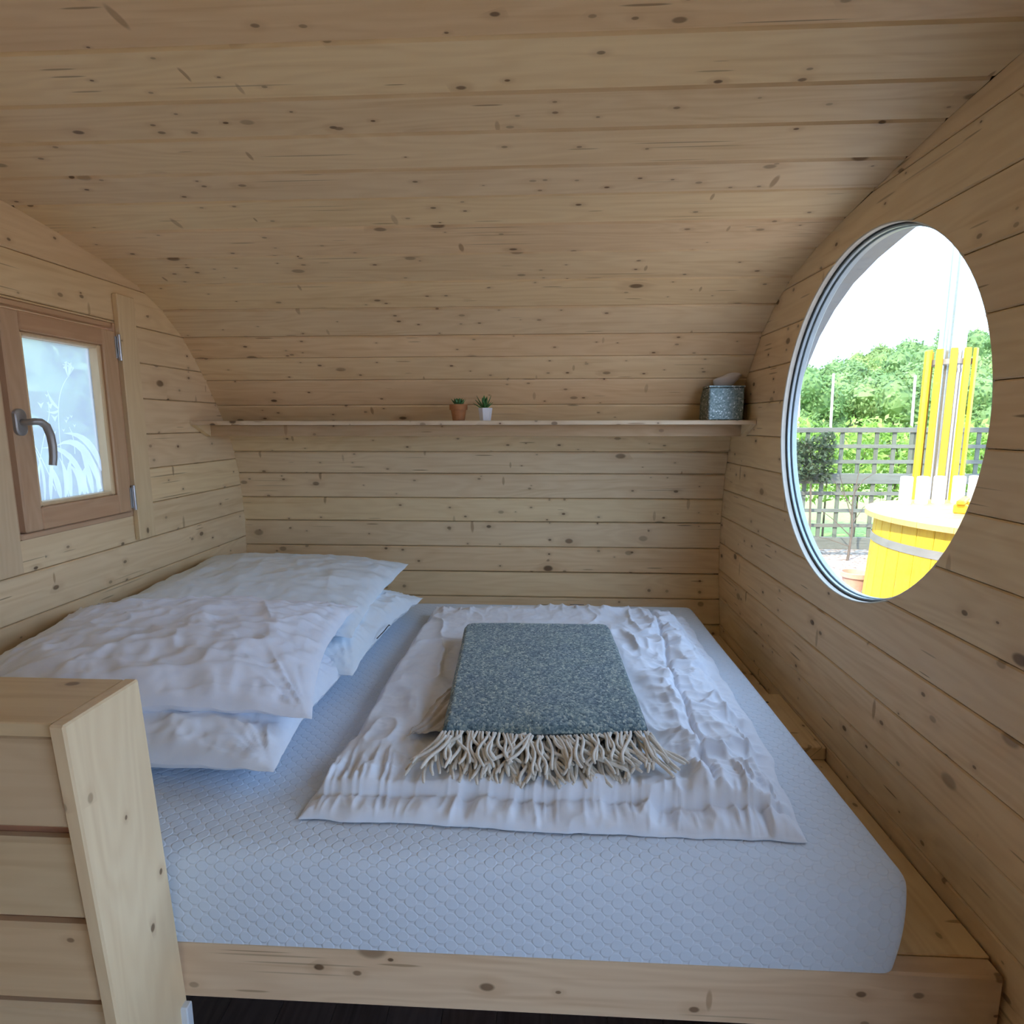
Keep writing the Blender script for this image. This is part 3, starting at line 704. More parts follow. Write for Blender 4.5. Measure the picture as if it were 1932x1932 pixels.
# --- duvet
def duvet():
    nu, nv = 300, 380
    u = np.linspace(0, 1, nu)[None, :].repeat(nv, 0); v = np.linspace(0, 1, nv)[:, None].repeat(nu, 1)
    FL, FR, BL, BR = (-.462, 1.015), (.498, .990), (-.440, 2.235), (.560, 2.30)
    w1 = .012 * (fbm(u * 9, v * 0 + 3, 3, 1) - .5) * 2; w2 = .014 * (fbm(v * 9, u * 0 + 7, 3, 2) - .5) * 2
    x = (FL[0] * (1 - u) + FR[0] * u) * (1 - v) + (BL[0] * (1 - u) + BR[0] * u) * v
    y = (FL[1] * (1 - u) + FR[1] * u) * (1 - v) + (BL[1] * (1 - u) + BR[1] * u) * v
    # rear right corner is rounded, right side swells out a bit
    x = x + w2 * (1.0 - 0 * u) + .018 * np.sin(np.pi * v) * u
    y = y + w1 - .09 * sstep(.80, 1, u) * v ** 3 - .02 * np.sin(u * np.pi * 3) * v ** 6
    el = u * 1.0; er = (1 - u) * 1.0; ef = v * 1.25; eb = (1 - v) * 1.25
    e = np.minimum(np.minimum(el, er), np.minimum(ef, eb))
    h = .020 * (1 - np.exp(-e / .010))
    h += .024 * sstep(.045, .075, np.minimum(ef, er * 1.1 + .0)) * sstep(0, .03, el) * sstep(0, .03, eb)
    h += .010 * sstep(.0, .12, e)
    # stitched channels (grooves) parallel to the right and front edges
    def groove(d, w_): return np.exp(-(d / w_) ** 2)
    gr1 = er - (.155 + .02 * np.sin(v * 5)); gr2 = er - .066; gf = ef - .058
    h -= .014 * groove(gr1, .006) * sstep(.05, .12, ef) + .010 * groove(gr2, .008) + .012 * groove(gf, .007)
    # gathers: fine creases running away from the seams
    cr = ridge(v * 1.25 / .050 + 1.5 * (fbm(u * 8, v * 8, 2, 9)), u / .16, 2, 21)
    h += .026 * (cr - .45) * (np.exp(-(gr1 / .075) ** 2) + .8 * np.exp(-(gr2 / .04) ** 2)) * sstep(.06, .12, ef)
    cf = ridge(u / .045 + 1.2 * fbm(u * 8, v * 8, 2, 5), v * 1.25 / .17, 2, 33)
    h += .022 * (cf - .45) * np.exp(-((ef - .095) / .060) ** 2) + .008 * (cf - .45) * np.exp(-((ef - .02) / .03) ** 2)
    ck = ridge(u / .05, v * 1.25 / .12, 2, 37); h += .014 * (ck - .45) * np.exp(-((eb - .05) / .07) ** 2)
    cl = ridge(v * 1.25 / .09 + u * 2, u / .25, 2, 41); h += .006 * (cl - .45) * np.exp(-((el - .05) / .06) ** 2)
    # large soft folds
    h += .034 * (ridge(u * 4 + v * 1.3, v * 3.0 - u, 3, 51) - .5) * sstep(0, .09, e) * (.35 + .65 * sstep(.55, .72, u) + .25 * sstep(.3, .0, v))
    h += .008 * (fbm(u * 22, v * 26, 3, 61) - .5) * 1.0 + .014 * (ridge(u * 9 + 1.5 * fbm(u * 4, v * 4, 2, 71), v * 8 + u * 3, 2, 73) - .5) * sstep(.62, .75, u)
    h += 0 * (fbm(u * 22, v * 26, 3, 61) - .5) * sstep(0, .05, e)
    # crisp pinched creases
    h += .015 * (crisp(u * 13 + v * 2, v * 7 - u * 2, 201) - .25) * sstep(.56, .70, u) * sstep(0, .05, e)
    h += .011 * (crisp(v * 34, u * 5, 205, 4) - .3) * (np.exp(-((gr1) / .07) ** 2) + np.exp(-(gr2 / .04) ** 2)) * sstep(.05, .10, ef)
    h += .013 * (crisp(u * 30 + v * 3, v * 7, 209, 4) - .3) * np.exp(-((ef - .10) / .07) ** 2) * sstep(0, .02, ef)
    h += .010 * (crisp(u * 11 + v * 3, v * 9, 213) - .25) * sstep(.26, .16, u) * sstep(0, .05, e)
    # the throw weighs it down
    inx = sstep(-.30, -.24, x) * sstep(.30, .24, x) * sstep(1.05, 1.12, y) * sstep(1.90, 1.84, y)
    h = h * (1 - inx) + np.minimum(h, .052) * inx
    h = np.maximum(h, .002) * sstep(-.001, .004, e)
    z = MZ1 + .0035 + h
    P = np.stack([x, y, z], -1)
    # close the rim down onto the mattress
    rim = P.copy()
    top = np.concatenate([P[:1] * [1, 1, 0] + [0, 0, MZ1 + .002], P, P[-1:] * [1, 1, 0] + [0, 0, MZ1 + .002]], 0)
    return top
DV = duvet()
dv = grid_obj('duvet', DV, M_sheet)
tag(dv, 'rumpled white duvet spread over the mattress under the throw', 'duvet')
def duvet_z(x, y):
    d = (DV[1:-1, :, 0] - x) ** 2 + (DV[1:-1, :, 1] - y) ** 2; i = np.unravel_index(np.argmin(d), d.shape); return float(DV[1:-1][i][2])
tg = MB().box((-.002, -.002, 0), (.052, .004, .001)).build('care_tag', plain('dark_care_tag', (.10, .10, .11), .8, noise=.1), dv); tg.location = (.115, 2.205, duvet_z(.14, 2.205) + .004)

# --- throw blanket: folded layers + fringe
throw = tag(empty('throw_blanket', (0, 1.48, .845)), 'folded blue-grey woollen throw with cream fringe lying on the duvet', 'blanket')
def layer(name, zc, th, corners, seed, droop=0.0):
    (flx, fly), (frx, fry), (blx, bly), (brx, bry) = corners
    nu, nv = 60, 84
    # closed pillow-like section: go round the side with a semicircle
    prof = [(-1.0 + .0, -1)]
    us = np.linspace(0, 1, nu)[None, :].repeat(nv, 0); vs_ = np.linspace(0, 1, nv)[:, None].repeat(nu, 1)
    x = (flx * (1 - us) + frx * us) * (1 - vs_) + (blx * (1 - us) + brx * us) * vs_ + .004 * (fbm(vs_ * 6, us * 0, 2, seed) - .5)
    y = (fly * (1 - us) + fry * us) * (1 - vs_) + (bly * (1 - us) + bry * us) * vs_ + (.010 * np.sin(us * 7 + 1.0) + .012 * (fbm(us * 5, vs_ * 0, 2, seed + 3) - .5)) * (1 - vs_) ** 3
    W, D = .46, .68
    a_ = (us * 2 - 1) * W / 2; b_ = (vs_ * 2 - 1) * D / 2; rc = .035
    m = (np.abs(a_) > W / 2 - rc) & (np.abs(b_) > D / 2 - rc) & (vs_ > .5)
    dx = np.abs(a_) - (W / 2 - rc); dy = np.abs(b_) - (D / 2 - rc); kq = np.where(m, np.maximum(dx, dy) / (np.hypot(dx, dy) + 1e-9), 1)
    x = x + np.where(m, np.sign(a_) * dx * (kq - 1), 0); y = y + np.where(m, np.sign(b_) * dy * (kq - 1), 0)
    e = np.minimum(np.minimum(us, 1 - us) * W, np.minimum(vs_, 1 - vs_) * D)
    r = th / 2
    k = np.clip(e / r, 0, 1); edge = r * np.sqrt(np.clip(1 - (1 - k) ** 2, 0, 1))
    wav = .004 * (fbm(us * 4, vs_ * 5, 3, seed + 7) - .5) - droop * (1 - sstep(0, .10, vs_)) + .006 * np.exp(-((us - .55) / .18) ** 2) * (1 - sstep(0, .35, vs_)) * (droop > 0)
    top = np.stack([x, y, zc + wav + edge], -1); bot = np.stack([x, y, zc + wav * .6 - edge], -1)
    P = np.concatenate([top, bot[::-1]], 0)
    return loc(grid_obj(name, P, M_throw, throw), throw)
base_c = ((-.214, 1.160), (.236, 1.180), (-.250, 1.835), (.224, 1.845))
def grow(c, d, dy): return ((c[0][0] - d, c[0][1] - d + dy), (c[1][0] + d, c[1][1] - d + dy), (c[2][0] - d, c[2][1] + d), (c[3][0] + d, c[3][1] + d))
layer('fold', .8545, .022, grow(base_c, -.004, .004), 3)
layer('fold', .8745, .020, grow(base_c, -.008, .010), 13)
layer('fold', .8945, .021, grow(base_c, -.002, .0), 23, .006)
# fringe strands
def strand(p0, L, heading, sway, z_end, seed, r=.0037):
    rr = random.Random(seed); pts = []; x, y, z = p0; a = heading; n = 9; ph = rr.uniform(0, 6); fr = rr.uniform(.6, 1.5)
    for i in range(n + 1):
        t = i / n
        zz = z + (z_end - z) * (1 - (1 - t) ** 2.2) + (.004 * sin(pi * t)) 
        pts.append((x, y, zz)); a2 = a + sway * sin(ph + t * 5 * fr) + sway * .6 * t
        x += L / n * sin(a2); y -= L / n * cos(a2)
    return MB().tube(pts, [r * .8] + [r] * (n - 1) + [r * .7], 6)
k = 0
def front_edge(u): return (-.214 + .45 * u, 1.160 + .020 * u + .010 * sin(u * 7 + 1.0))
rf = random.Random(5)
for lvl, (z0, cnt, L, ze, yo, sp) in enumerate(((.860, 64, .118, .848, .012, .3), (.874, 66, .110, .856, .010, .38), (.890, 62, .092, .866, .002, .45))):
    for i in range(cnt):
        u = (i + .5 + rf.uniform(-.25, .25)) / cnt; ex_, ey_ = front_edge(u)
        head = rf.gauss(0, .28) + (u - .5) * .22 + (.5 if (lvl == 2 and rf.random() < .12) else 0) - (.5 if (lvl == 2 and rf.random() < .10) else 0)
        if lvl == 0: head += (u - .5) * .15
        x_e, y_e = ex_ + L * sin(head), ey_ - L * cos(head)
        ztip = max(ze - .004, duvet_z(x_e, y_e) + .010 + lvl * .008)
        o = strand((ex_, ey_ + yo, z0), L * rf.uniform(.78, 1.12), head, sp, ztip, k + 11).build('fringe_strand', M_fringe, throw, True); loc(o, throw); k += 1
# long loose strands at the corners
for (x0, y0, hd, L) in ((-.20, 1.150, -1.0, .085), (-.17, 1.150, -1.15, .09), (-.19, 1.148, -.7, .09), (.232, 1.17, .55, .09), (.236, 1.18, .7, .09), (.22, 1.16, .4, .10), (-.03, 1.165, -1.25, .13), (-.02, 1.165, -1.0, .12), (.05, 1.160, 1.1, .14), (.06, 1.160, .95, .14)):
    o = strand((x0, y0, .893), L, hd, .25, max(.862, duvet_z(x0 + L * sin(hd), y0 - L * cos(hd)) + .012), k + 40, .0040).build('fringe_strand', M_fringe, throw, True); loc(o, throw); k += 1
# crumpled thin cloth flap sticking out at the left of the throw
nu, nv = 40, 60
u = np.linspace(0, 1, nu)[None, :].repeat(nv, 0); v = np.linspace(0, 1, nv)[:, None].repeat(nu, 1)
fx = -.200 - u * (.004 + .098 * (1 - v) ** .75) ; fy = 1.215 + v * .31 - .02 * u * np.sin(v * 9)
fz = .848 + .016 * (1 - u) + .016 * ridge(u * 3 + v * 5, u * 1.2 - v * .8, 2, 77) * sstep(0, .2, u)
fz = np.maximum(fz, .0)
flap = loc(grid_obj('cloth_flap', np.stack([fx, fy, fz], -1), M_sheer, throw), throw); flap['label'] = 'crumpled thin cream cloth edge'
sol = flap.modifiers.new('t', 'SOLIDIFY'); sol.thickness = .002

# --- pillows
def pillow(name, a, b, t, mat, label, loc_, rot, seed, bend=0.0, wr=1.0, sag=0.0, droop=None, group=None):
    nu, nv = 150, 120
    u = np.linspace(-1, 1, nu)[None, :].repeat(nv, 0); v = np.linspace(-1, 1, nv)[:, None].repeat(nu, 1)
    pin = .075
    x = a * u * (1 - pin * (1 - v * v) ** 1.0 * np.abs(u) ** 3); y = b * v * (1 - pin * (1 - u * u) * np.abs(v) ** 3)
    prof = (np.clip(1 - np.abs(u) ** 2.6, 0, 1) ** .55) * (np.clip(1 - np.abs(v) ** 2.6, 0, 1) ** .55)
    # creases radiating from the corners and along the seams
    w_ = 0
    for cx, cy in ((-1, -1), (1, -1), (-1, 1), (1, 1)):
        dx, dy = (u - cx) * a, (v - cy) * b; rr = np.hypot(dx, dy); th = np.arctan2(dy, dx)
        w_ = w_ + (ridge(th * 5.5, rr * 3.5, 2, seed + int(cx * 3 + cy * 5) + 10) - .45) * np.exp(-(rr / .22) ** 2) * .030
    w_ = w_ + (ridge(u * 2.4 + v * .7, v * 3.2 - u * .5, 3, seed + 20) - .5) * .030 + (fbm(u * 10, v * 8, 3, seed + 30) - .5) * .010
    edgec = (ridge(u * a / .045, v * .8, 2, seed + 40) - .45) * np.exp(-((1 - np.abs(v)) / .16) ** 2) + (ridge(v * b / .045, u * .8, 2, seed + 44) - .45) * np.exp(-((1 - np.abs(u)) / .13) ** 2)
    w_ = (w_ + .010 * edgec + .013 * (crisp(u * 3.2 + v * 1.1, v * 2.6 - u * .8, seed + 60) - .25) + .006 * (crisp(u * 7 + v, v * 6, seed + 66) - .25)) * wr
    m = sstep(0, .12, 1 - np.maximum(np.abs(u), np.abs(v)))
    zt = t * prof + w_ * m; zb = -t * .62 * prof + .3 * w_ * m
    zo = bend * (u * u) + sag * (v * v)
    if droop is not None: zo = zo + droop(u, v)
    edge_wob = .006 * (fbm(u * 7, v * 7, 2, seed + 50) - .5) * 2
    top = np.stack([x, y, zt + zo + edge_wob], -1); bot = np.stack([x, y, zb + zo + edge_wob], -1)
    P = np.concatenate([top, bot[::-1]], 0)
    o = grid_obj(name, P, mat); o.location = loc_; o.rotation_euler = rot
    tag(o, label, 'pillow', group)
    return o
pillow('pillow', .43, .365, .105, M_pillow, 'plump white pillow lying under the rearmost pillow beside the duvet', (-.925, 1.90, .858), (R(0), R(0), R(-4)), 3, wr=.6)
pillow('pillow', .425, .40, .085, M_pillow, 'smooth white pillow on top of the rear stack by the back wall', (-.985, 2.00, .945), (R(2), R(2), R(1)), 53, wr=.25, sag=.012)
pillow('pillow', .435, .290, .090, M_sheet, 'creased white pillow at the bottom of the front stack by the post', (-.975, 1.372, .848), (R(1), R(0), R(-1)), 103, wr=.6)
pillow('pillow', .425, .285, .095, M_protector, 'rumpled white terry covered pillow on top of the front stack', (-.965, 1.42, .955), (R(5), R(0), R(7)), 153, wr=.5, sag=0,
       droop=lambda u, v: -.030 * np.clip(u, 0, 1) ** 2 * np.clip(-v, 0, 1))
mk = MB(); mk.tube([(-.520, 1.905, .862), (-.508, 1.850, .884), (-.512, 1.800, .880), (-.526, 1.765, .868)], .0016, 6)
tag(mk.build('dark_thread', plain('dark_thread', (.03, .03, .04), .8, noise=.1), None, True), 'loose dark thread on the right end of the lower rear pillow', 'thread')

# ================================================================== SHELF
shelf = tag(empty('wall_shelf', (-.3, 2.32, 1.545)), 'long thin pine wall shelf on a batten across the curved back wall', 'shelf')
def sh(o): return loc(o, shelf)
sh(bx('shelf_board', (XL + .001, 2.300, 1.545), (XR - .002, 2.548, 1.562), M_beam, shelf, .002))
sh(bx('batten', (XL + .001, 2.41, 1.498), (XR - .002, 2.440, 1.545), M_batten, shelf, .002))
for x0, x1 in ((XL + .001, XL + .022), (XR - .023, XR - .002)):
    v = [(x, y, z) for x in (x0, x1) for y, z in ((2.305, 1.545), (2.408, 1.498), (2.408, 1.545))]
    sh(link('end_cleat', mesh('end_cleat', v, [(0, 1, 2), (3, 5, 4), (0, 3, 4, 1), (1, 4, 5, 2), (2, 5, 3, 0)], M_end), shelf))

M_terra = plain('terracotta', (.50, .22, .09), .8, noise=.2, nscale=50)
M_soil = plain('dark_soil', (.06, .04, .03), .95, noise=.3, nscale=300)
M_succ = plain('green_succulent', (.10, .24, .08), .5, noise=.35, nscale=60)
M_succ2 = plain('bright_green_leaf', (.11, .30, .06), .45, noise=.35, nscale=60, vary=(.05, .14, .05))
M_porc = plain('white_glazed_pot', (.78, .80, .86), .3, noise=.04)
def leaf_mesh(L, wd, th, tip=.3, curl=.3, n=7):
    vs = []; fs = []
    for i in range(n + 1):
        t = i / n; w_ = wd * (sin(pi * (t * .86 + .12)) ** .8) if t < 1 else .0004; z = curl * L * t * t; yy = L * t
        vs += [(-w_, yy, z + w_ * .35), (0, yy, z - th * (1 - t)), (w_, yy, z + w_ * .35), (0, yy, z + th * .3)]
    for i in range(n):
        k = i * 4; fs += [(k + j, k + (j + 1) % 4, k + 4 + (j + 1) % 4, k + 4 + j) for j in range(4)]
    fs += [(0, 3, 2, 1), (n * 4, n * 4 + 1, n * 4 + 2, n * 4 + 3)]
    return vs, fs
px_, py_ = -.341, 2.395; zs_ = 1.562
pot = tag(empty('potted_succulent', (px_, py_, zs_)), 'small green rosette succulent in terracotta pot on the shelf', 'plant')
def pp(o): return loc(o, pot)
pt = MB(); pt.lathe([(.0230, 0), (.0245, .001), (.0310, .043), (.0355, .0435), (.0365, .045), (.0372, .064), (.0360, .0655), (.0335, .0655), (.0325, .052), (.0, .052)], 36, (px_, py_, zs_), cap=False)
pt.lathe([(.0230, .0005), (.0, .0005)], 36, (px_, py_, zs_), cap=False)
pp(pt.build('pot', M_terra, pot, False, 35)); so = MB(); so.lathe([(.0322, .0), (.02, .003), (.0005, .004)], 24, (px_, py_, zs_ + .056), cap=True); pp(so.build('soil', M_soil, pot))
lv, lf = leaf_mesh(.036, .0085, .005, curl=.5); lme = mesh('leaf', lv, lf, M_succ, True)
for ring_i, (cnt, tilt, s) in enumerate(((9, 14, 1.0), (8, 34, .85), (6, 55, .65), (4, 74, .45))):
    for i in range(cnt):
        o = link('leaf', lme, pot); a = 2 * pi * i / cnt + ring_i * .4
        o.matrix_world = Matrix.Translation((px_, py_, zs_ + .060)) @ Matrix.Rotation(a, 4, 'Z') @ Matrix.Rotation(R(tilt), 4, 'X') @ Matrix.Scale(s, 4)
        o.matrix_basis = Matrix.Translation(-Vector(pot.location)) @ o.matrix_world if False else o.matrix_basis
        M = Matrix.Translation((0, 0, .060)) @ Matrix.Rotation(a, 4, 'Z') @ Matrix.Rotation(R(tilt), 4, 'X') @ Matrix.Scale(s, 4); o.matrix_basis = M
px2, py2 = -.228, 2.360
pot2 = tag(empty('potted_aloe', (px2, py2, zs_)), 'spiky green aloe in faceted white pot right of the terracotta pot', 'plant')
p2 = MB(); p2.lathe([(.0215, 0), (.0285, .050), (.0255, .050), (.0245, .040), (.0002, .040)], 6, (0, 0, 0), cap=False); p2.lathe([(.0215, .0004), (.0002, .0004)], 6, cap=False)
o = p2.build('pot', M_porc, pot2); o.rotation_euler = (0, 0, R(12))
so = MB(); so.lathe([(.0235, 0), (.001, .003)], 18, (0, 0, .044)); so.build('soil', M_soil, pot2)
lv, lf = leaf_mesh(.060, .0080, .004, curl=.12); lme2 = mesh('leaf', lv, lf, M_succ2, True)
for a, tilt, s in ((95, 52, 1.05), (-80, 58, 1.0), (70, 35, .95), (110, 20, .9), (20, 72, .95), (-30, 66, .9), (150, 60, .8), (-140, 62, .75), (-60, 40, .7), (60, 70, .8), (-110, 30, .75), (180, 40, .7)):
    o = link('leaf', lme2, pot2); o.matrix_basis = Matrix.Translation((-.002, 0, .044)) @ Matrix.Rotation(R(a), 4, 'Z') @ Matrix.Rotation(R(tilt), 4, 'X') @ Matrix.Scale(s, 4)

# tissue box with mosaic sides
def mosaic():
    m, nt, b = new_mat('grey_green_mosaic'); L = nt.links.new
    tc = N(nt, 'ShaderNodeTexCoord'); v = N(nt, 'ShaderNodeTexVoronoi'); v.inputs['Scale'].default_value = 190; L(tc.outputs['Object'], v.inputs['Vector'])
    s = N(nt, 'ShaderNodeSeparateColor'); L(v.outputs['Color'], s.inputs[0])
    r = ramp(nt, [(0, (.10, .16, .15)), (.5, (.19, .26, .25)), (.85, (.27, .34, .33)), (.97, (.62, .70, .70))], s.outputs[0]); L(r.outputs[0], b.inputs['Base Color'])
    b.inputs['Roughness'].default_value = .25; b.inputs['Metallic'].default_value = .2
    bp = N(nt, 'ShaderNodeBump'); bp.inputs['Strength'].default_value = .5; bp.inputs['Distance'].default_value = .001; L(s.outputs[1], bp.inputs['Height']); L(bp.outputs[0], b.inputs['Normal'])
    return m
M_mos = mosaic(); M_tis = plain('white_tissue_paper', (.82, .78, .78), .9, noise=.05, nscale=30)
tb = tag(empty('tissue_box', (.722, 2.435, zs_)), 'square grey-green mosaic tissue box at the right end of the shelf', 'tissue box')
h_ = .068
t1 = MB(); t1.box((-h_, -h_, 0), (h_, h_, .128), .004)
t1.build('box_body', M_mos, tb)
# lid with a round opening
n = 32; vs = []; fs = []
for zz in (.128, .134):
    vs += [(.030 * cos(2 * pi * k / n), .030 * sin(2 * pi * k / n), zz) for k in range(n)]
    vs += [(h_ * 1.02 * max(-1, min(1, 1.42 * cos(2 * pi * k / n))), h_ * 1.02 * max(-1, min(1, 1.42 * sin(2 * pi * k / n))), zz) for k in range(n)]
for k in range(n):
    j = (k + 1) % n
    fs += [(k, n + k, n + j, j), (2 * n + k, 2 * n + j, 3 * n + j, 3 * n + k), (n + k, 3 * n + k, 3 * n + j, n + j), (k, j, 2 * n + j, 2 * n + k)]
link('lid', mesh('lid', vs, fs, M_mos), tb)
nu, nv = 30, 24
u = np.linspace(0, 2 * pi, nu)[None, :].repeat(nv, 0); v = np.linspace(0, 1, nv)[:, None].repeat(nu, 1)
rr = .016 + .024 * np.sin(v * pi * .62) + .005 * np.sin(u * 3 + v * 4) * v; rr = rr * (1 - sstep(.55, 1, v) * .85)
tx = rr * np.cos(u) * 1.5 + .026 * v; ty = rr * np.sin(u) * .7; tz = .124 + v * (.078 + .018 * np.cos(u))
grid_obj('tissue', np.stack([tx, ty, tz], -1), M_tis, tb)

# ================================================================== HALF-HEIGHT PARTITION in the left foreground
part = tag(empty('partition', (-1.05, .80, 0)), 'low plank partition with wide pine end post at the head of the bed', 'partition')
def pa(o): return loc(o, part)
tilt = Matrix.Translation((-.668, .73, 1.13)) @ Matrix.Rotation(R(3.6), 4, 'X') @ Matrix.Translation((.668, -.73, -1.13))
pm = MB().box((-.692, .73, -.02), (-.668, .885, 1.131), .003); 
for i, p_ in enumerate(pm.v):
    z = p_[2]; pm.v[i] = (p_[0], p_[1] + (1.131 - z) * .062, z)
o = pa(pm.build('end_post', M_post, part)); 
for i, (z0, z1) in enumerate(((.957, 1.1065), (.795, .931), (.637, .774), (.480, .616), (.318, .460), (.150, .304), (.0, .136))):
    yo = (1.131 - (z0 + z1) / 2) * .062
    m = MB(); m.box((XL + .002, .740 + yo, z0), (-.6945, .762 + yo, z1), .006); pa(m.build('plank', M_rail, part))
    if i: m = MB(); m.box((XL + .002, .757 + yo, z1 - .004), (-.6955, .763 + yo, z1 + .030), 0); pa(m.build('tongue', M_larchx, part))
    m = MB(); m.box((XL + .002, .866 + yo, z0), (-.6945, .880 + yo, z1), .005)
    if z0 > .6: pa(m.build('plank', M_rail, part))
pa(bx('cap', (XL + .002, .738, 1.108), (-.6925, .884, 1.130), M_rail, part, .002))
pa(bx('inner_stud', (XL + .01, .80, 0), (XL + .07, .83, 1.107), M_post, part, .002))
pa(bx('inner_stud', (-.76, .80, 0), (-.70, .83, 1.107), M_post, part, .002))

# ================================================================== OUTSIDE
GZ = -.35
def ground_mat():
    m, nt, b = new_mat('garden_ground'); L = nt.links.new
    tc = N(nt, 'ShaderNodeTexCoord'); sp = N(nt, 'ShaderNodeSeparateXYZ'); L(tc.outputs['Object'], sp.inputs[0])
    n = N(nt, 'ShaderNodeTexNoise'); n.inputs['Scale'].default_value = 1.3; n.inputs['Detail'].default_value = 6; L(tc.outputs['Object'], n.inputs['Vector'])
    nf = N(nt, 'ShaderNodeTexNoise'); nf.inputs['Scale'].default_value = 22; nf.inputs['Detail'].default_value = 8; L(tc.outputs['Object'], nf.inputs['Vector'])
    gr = ramp(nt, [(.3, (.16, .26, .06)), (.7, (.34, .44, .13))], nf.outputs[0])
    dirt = ramp(nt, [(.30, (.10, .06, .045)), (.45, (.36, .25, .19)), (.62, (.62, .50, .42))], nf.outputs[0])
    edge = math_(nt, 'ADD', sp.outputs[1], math_(nt, 'MULTIPLY', n.outputs[0], 1.2))
    f = N(nt, 'ShaderNodeMapRange'); L(edge, f.inputs[0]); f.inputs[1].default_value = 9.6; f.inputs[2].default_value = 10.0
    cc = mixc(nt, f.outputs[0], dirt.outputs[0], gr.outputs[0]); L(cc, b.inputs['Base Color']); b.inputs['Roughness'].default_value = .95
    bp = N(nt, 'ShaderNodeBump'); bp.inputs['Strength'].default_value = .7; bp.inputs['Distance'].default_value = .03; L(nf.outputs[0], bp.inputs['Height']); L(bp.outputs[0], b.inputs['Normal'])
    return m
gm = MB(); gm.add([(-80, -60, GZ), (140, -60, GZ), (140, 22, GZ), (-80, 22, GZ)], [(0, 1, 2, 3)])
tag(gm.build('ground', ground_mat()), kind='structure')
# wooded hillside rising behind the garden
nu, nv = 60, 40
u = np.linspace(0, 1, nu)[None, :].repeat(nv, 0); v = np.linspace(0, 1, nv)[:, None].repeat(nu, 1)
hx_ = -60 + u * 220; hy_ = 22 + v * 120; 
hz_ = GZ - .02 + 5.0 * sstep(.10, .55, v) * (.55 + .9 * sstep(.35, .62, u)) + 1.5 * (fbm(u * 6, v * 5, 3, 5) - .5) * v
M_grass = foliage('rough_grass', (.14, .22, .06), (.26, .34, .11), .4)
tag(grid_obj('hill', np.stack([hx_, hy_, hz_], -1), M_grass), kind='structure')
def hill_z(x, y):
    if y < 22: return GZ
    uu = (x + 60) / 220; vv = (y - 22) / 120
    i = min(nv - 1, max(0, int(round(vv * (nv - 1))))); j = min(nu - 1, max(0, int(round(uu * (nu - 1))))); return float(hz_[i, j])

M_leafA = foliage('leaves_mid_green', (.13, .22, .07), (.30, .42, .15), .7)
M_leafB = foliage('leaves_bright_green', (.20, .34, .05), (.46, .60, .14), 3)
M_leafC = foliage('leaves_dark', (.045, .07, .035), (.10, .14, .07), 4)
M_bark = plain('bark', (.16, .12, .09), .9, noise=.3, nscale=8)
def crown_mesh(name, seed, rx, rz, nl, ls, mat):
    r_ = np.random.default_rng(seed); lumps = r_.normal(0, 1, (14, 3)); lumps /= np.linalg.norm(lumps, axis=1)[:, None]; lumps *= r_.uniform(.3, .72, (14, 1)); lr = r_.uniform(.28, .48, 14)
    mb = MB()
    bm = bmesh.new()
    for c, r in zip(lumps, lr):
        g = bmesh.ops.create_icosphere(bm, subdivisions=2, radius=r * .86)
        for vv in g['verts']:
            d = vv.co.normalized(); vv.co = Vector(c) + vv.co * (1 + .25 * math.sin(d.x * 9 + c[0] * 9) * math.cos(d.y * 8 + c[1] * 7))
    bm.verts.index_update(); V = [tuple((p.co.x * rx, p.co.y * rx, p.co.z * rz)) for p in bm.verts]; F = [[q.index for q in f.verts] for f in bm.faces]; bm.free()
    mb.add(V, F)
    li = r_.integers(0, 14, nl); d = r_.normal(0, 1, (nl, 3)); d /= np.linalg.norm(d, axis=1)[:, None]
    c = lumps[li] + d * lr[li][:, None] * r_.uniform(.85, 1.12, (nl, 1)); c *= [rx, rx, rz]
    a = r_.normal(0, 1, (nl, 3)); a /= np.linalg.norm(a, axis=1)[:, None]; b_ = np.cross(a, d); b_ /= np.linalg.norm(b_, axis=1)[:, None] + 1e-9
    s = ls * r_.uniform(.6, 1.3, (nl, 1))
    q = np.stack([c - a * s, c - b_ * s * .5, c + a * s, c + b_ * s * .5], 1).reshape(-1, 3)
    k0 = len(mb.v); mb.v += [tuple(p) for p in q]; mb.f += [(k0 + 4 * i, k0 + 4 * i + 1, k0 + 4 * i + 2, k0 + 4 * i + 3) for i in range(nl)]
    me = bpy.data.meshes.new(name); me.from_pydata(mb.v, [], mb.f); me.update(); me.materials.append(mat); return me
crowns = [crown_mesh('crown', 100 + i, 2.6, 2.9, 5200, .15, M_leafA) for i in range(4)]
tk = MB(); tk.tube([(0, 0, -.5), (.05, 0, 1.0), (-.05, .05, 2.4), (0, 0, 3.4)], [.22, .18, .14, .08], 8); trunk_me = mesh('trunk', tk.v, tk.f, M_bark, True)
tr_ = random.Random(3)
def tree(x, y, s, label, group, name='deciduous_tree'):
    t = tag(empty(name, (x, y, hill_z(x, y)), tr_.uniform(0, 6)), label, 'tree', group); t.scale = (s, s, s)
    c = link('crown', tr_.choice(crowns), t); c.location = (0, 0, 3.9); link('trunk', trunk_me, t); return t
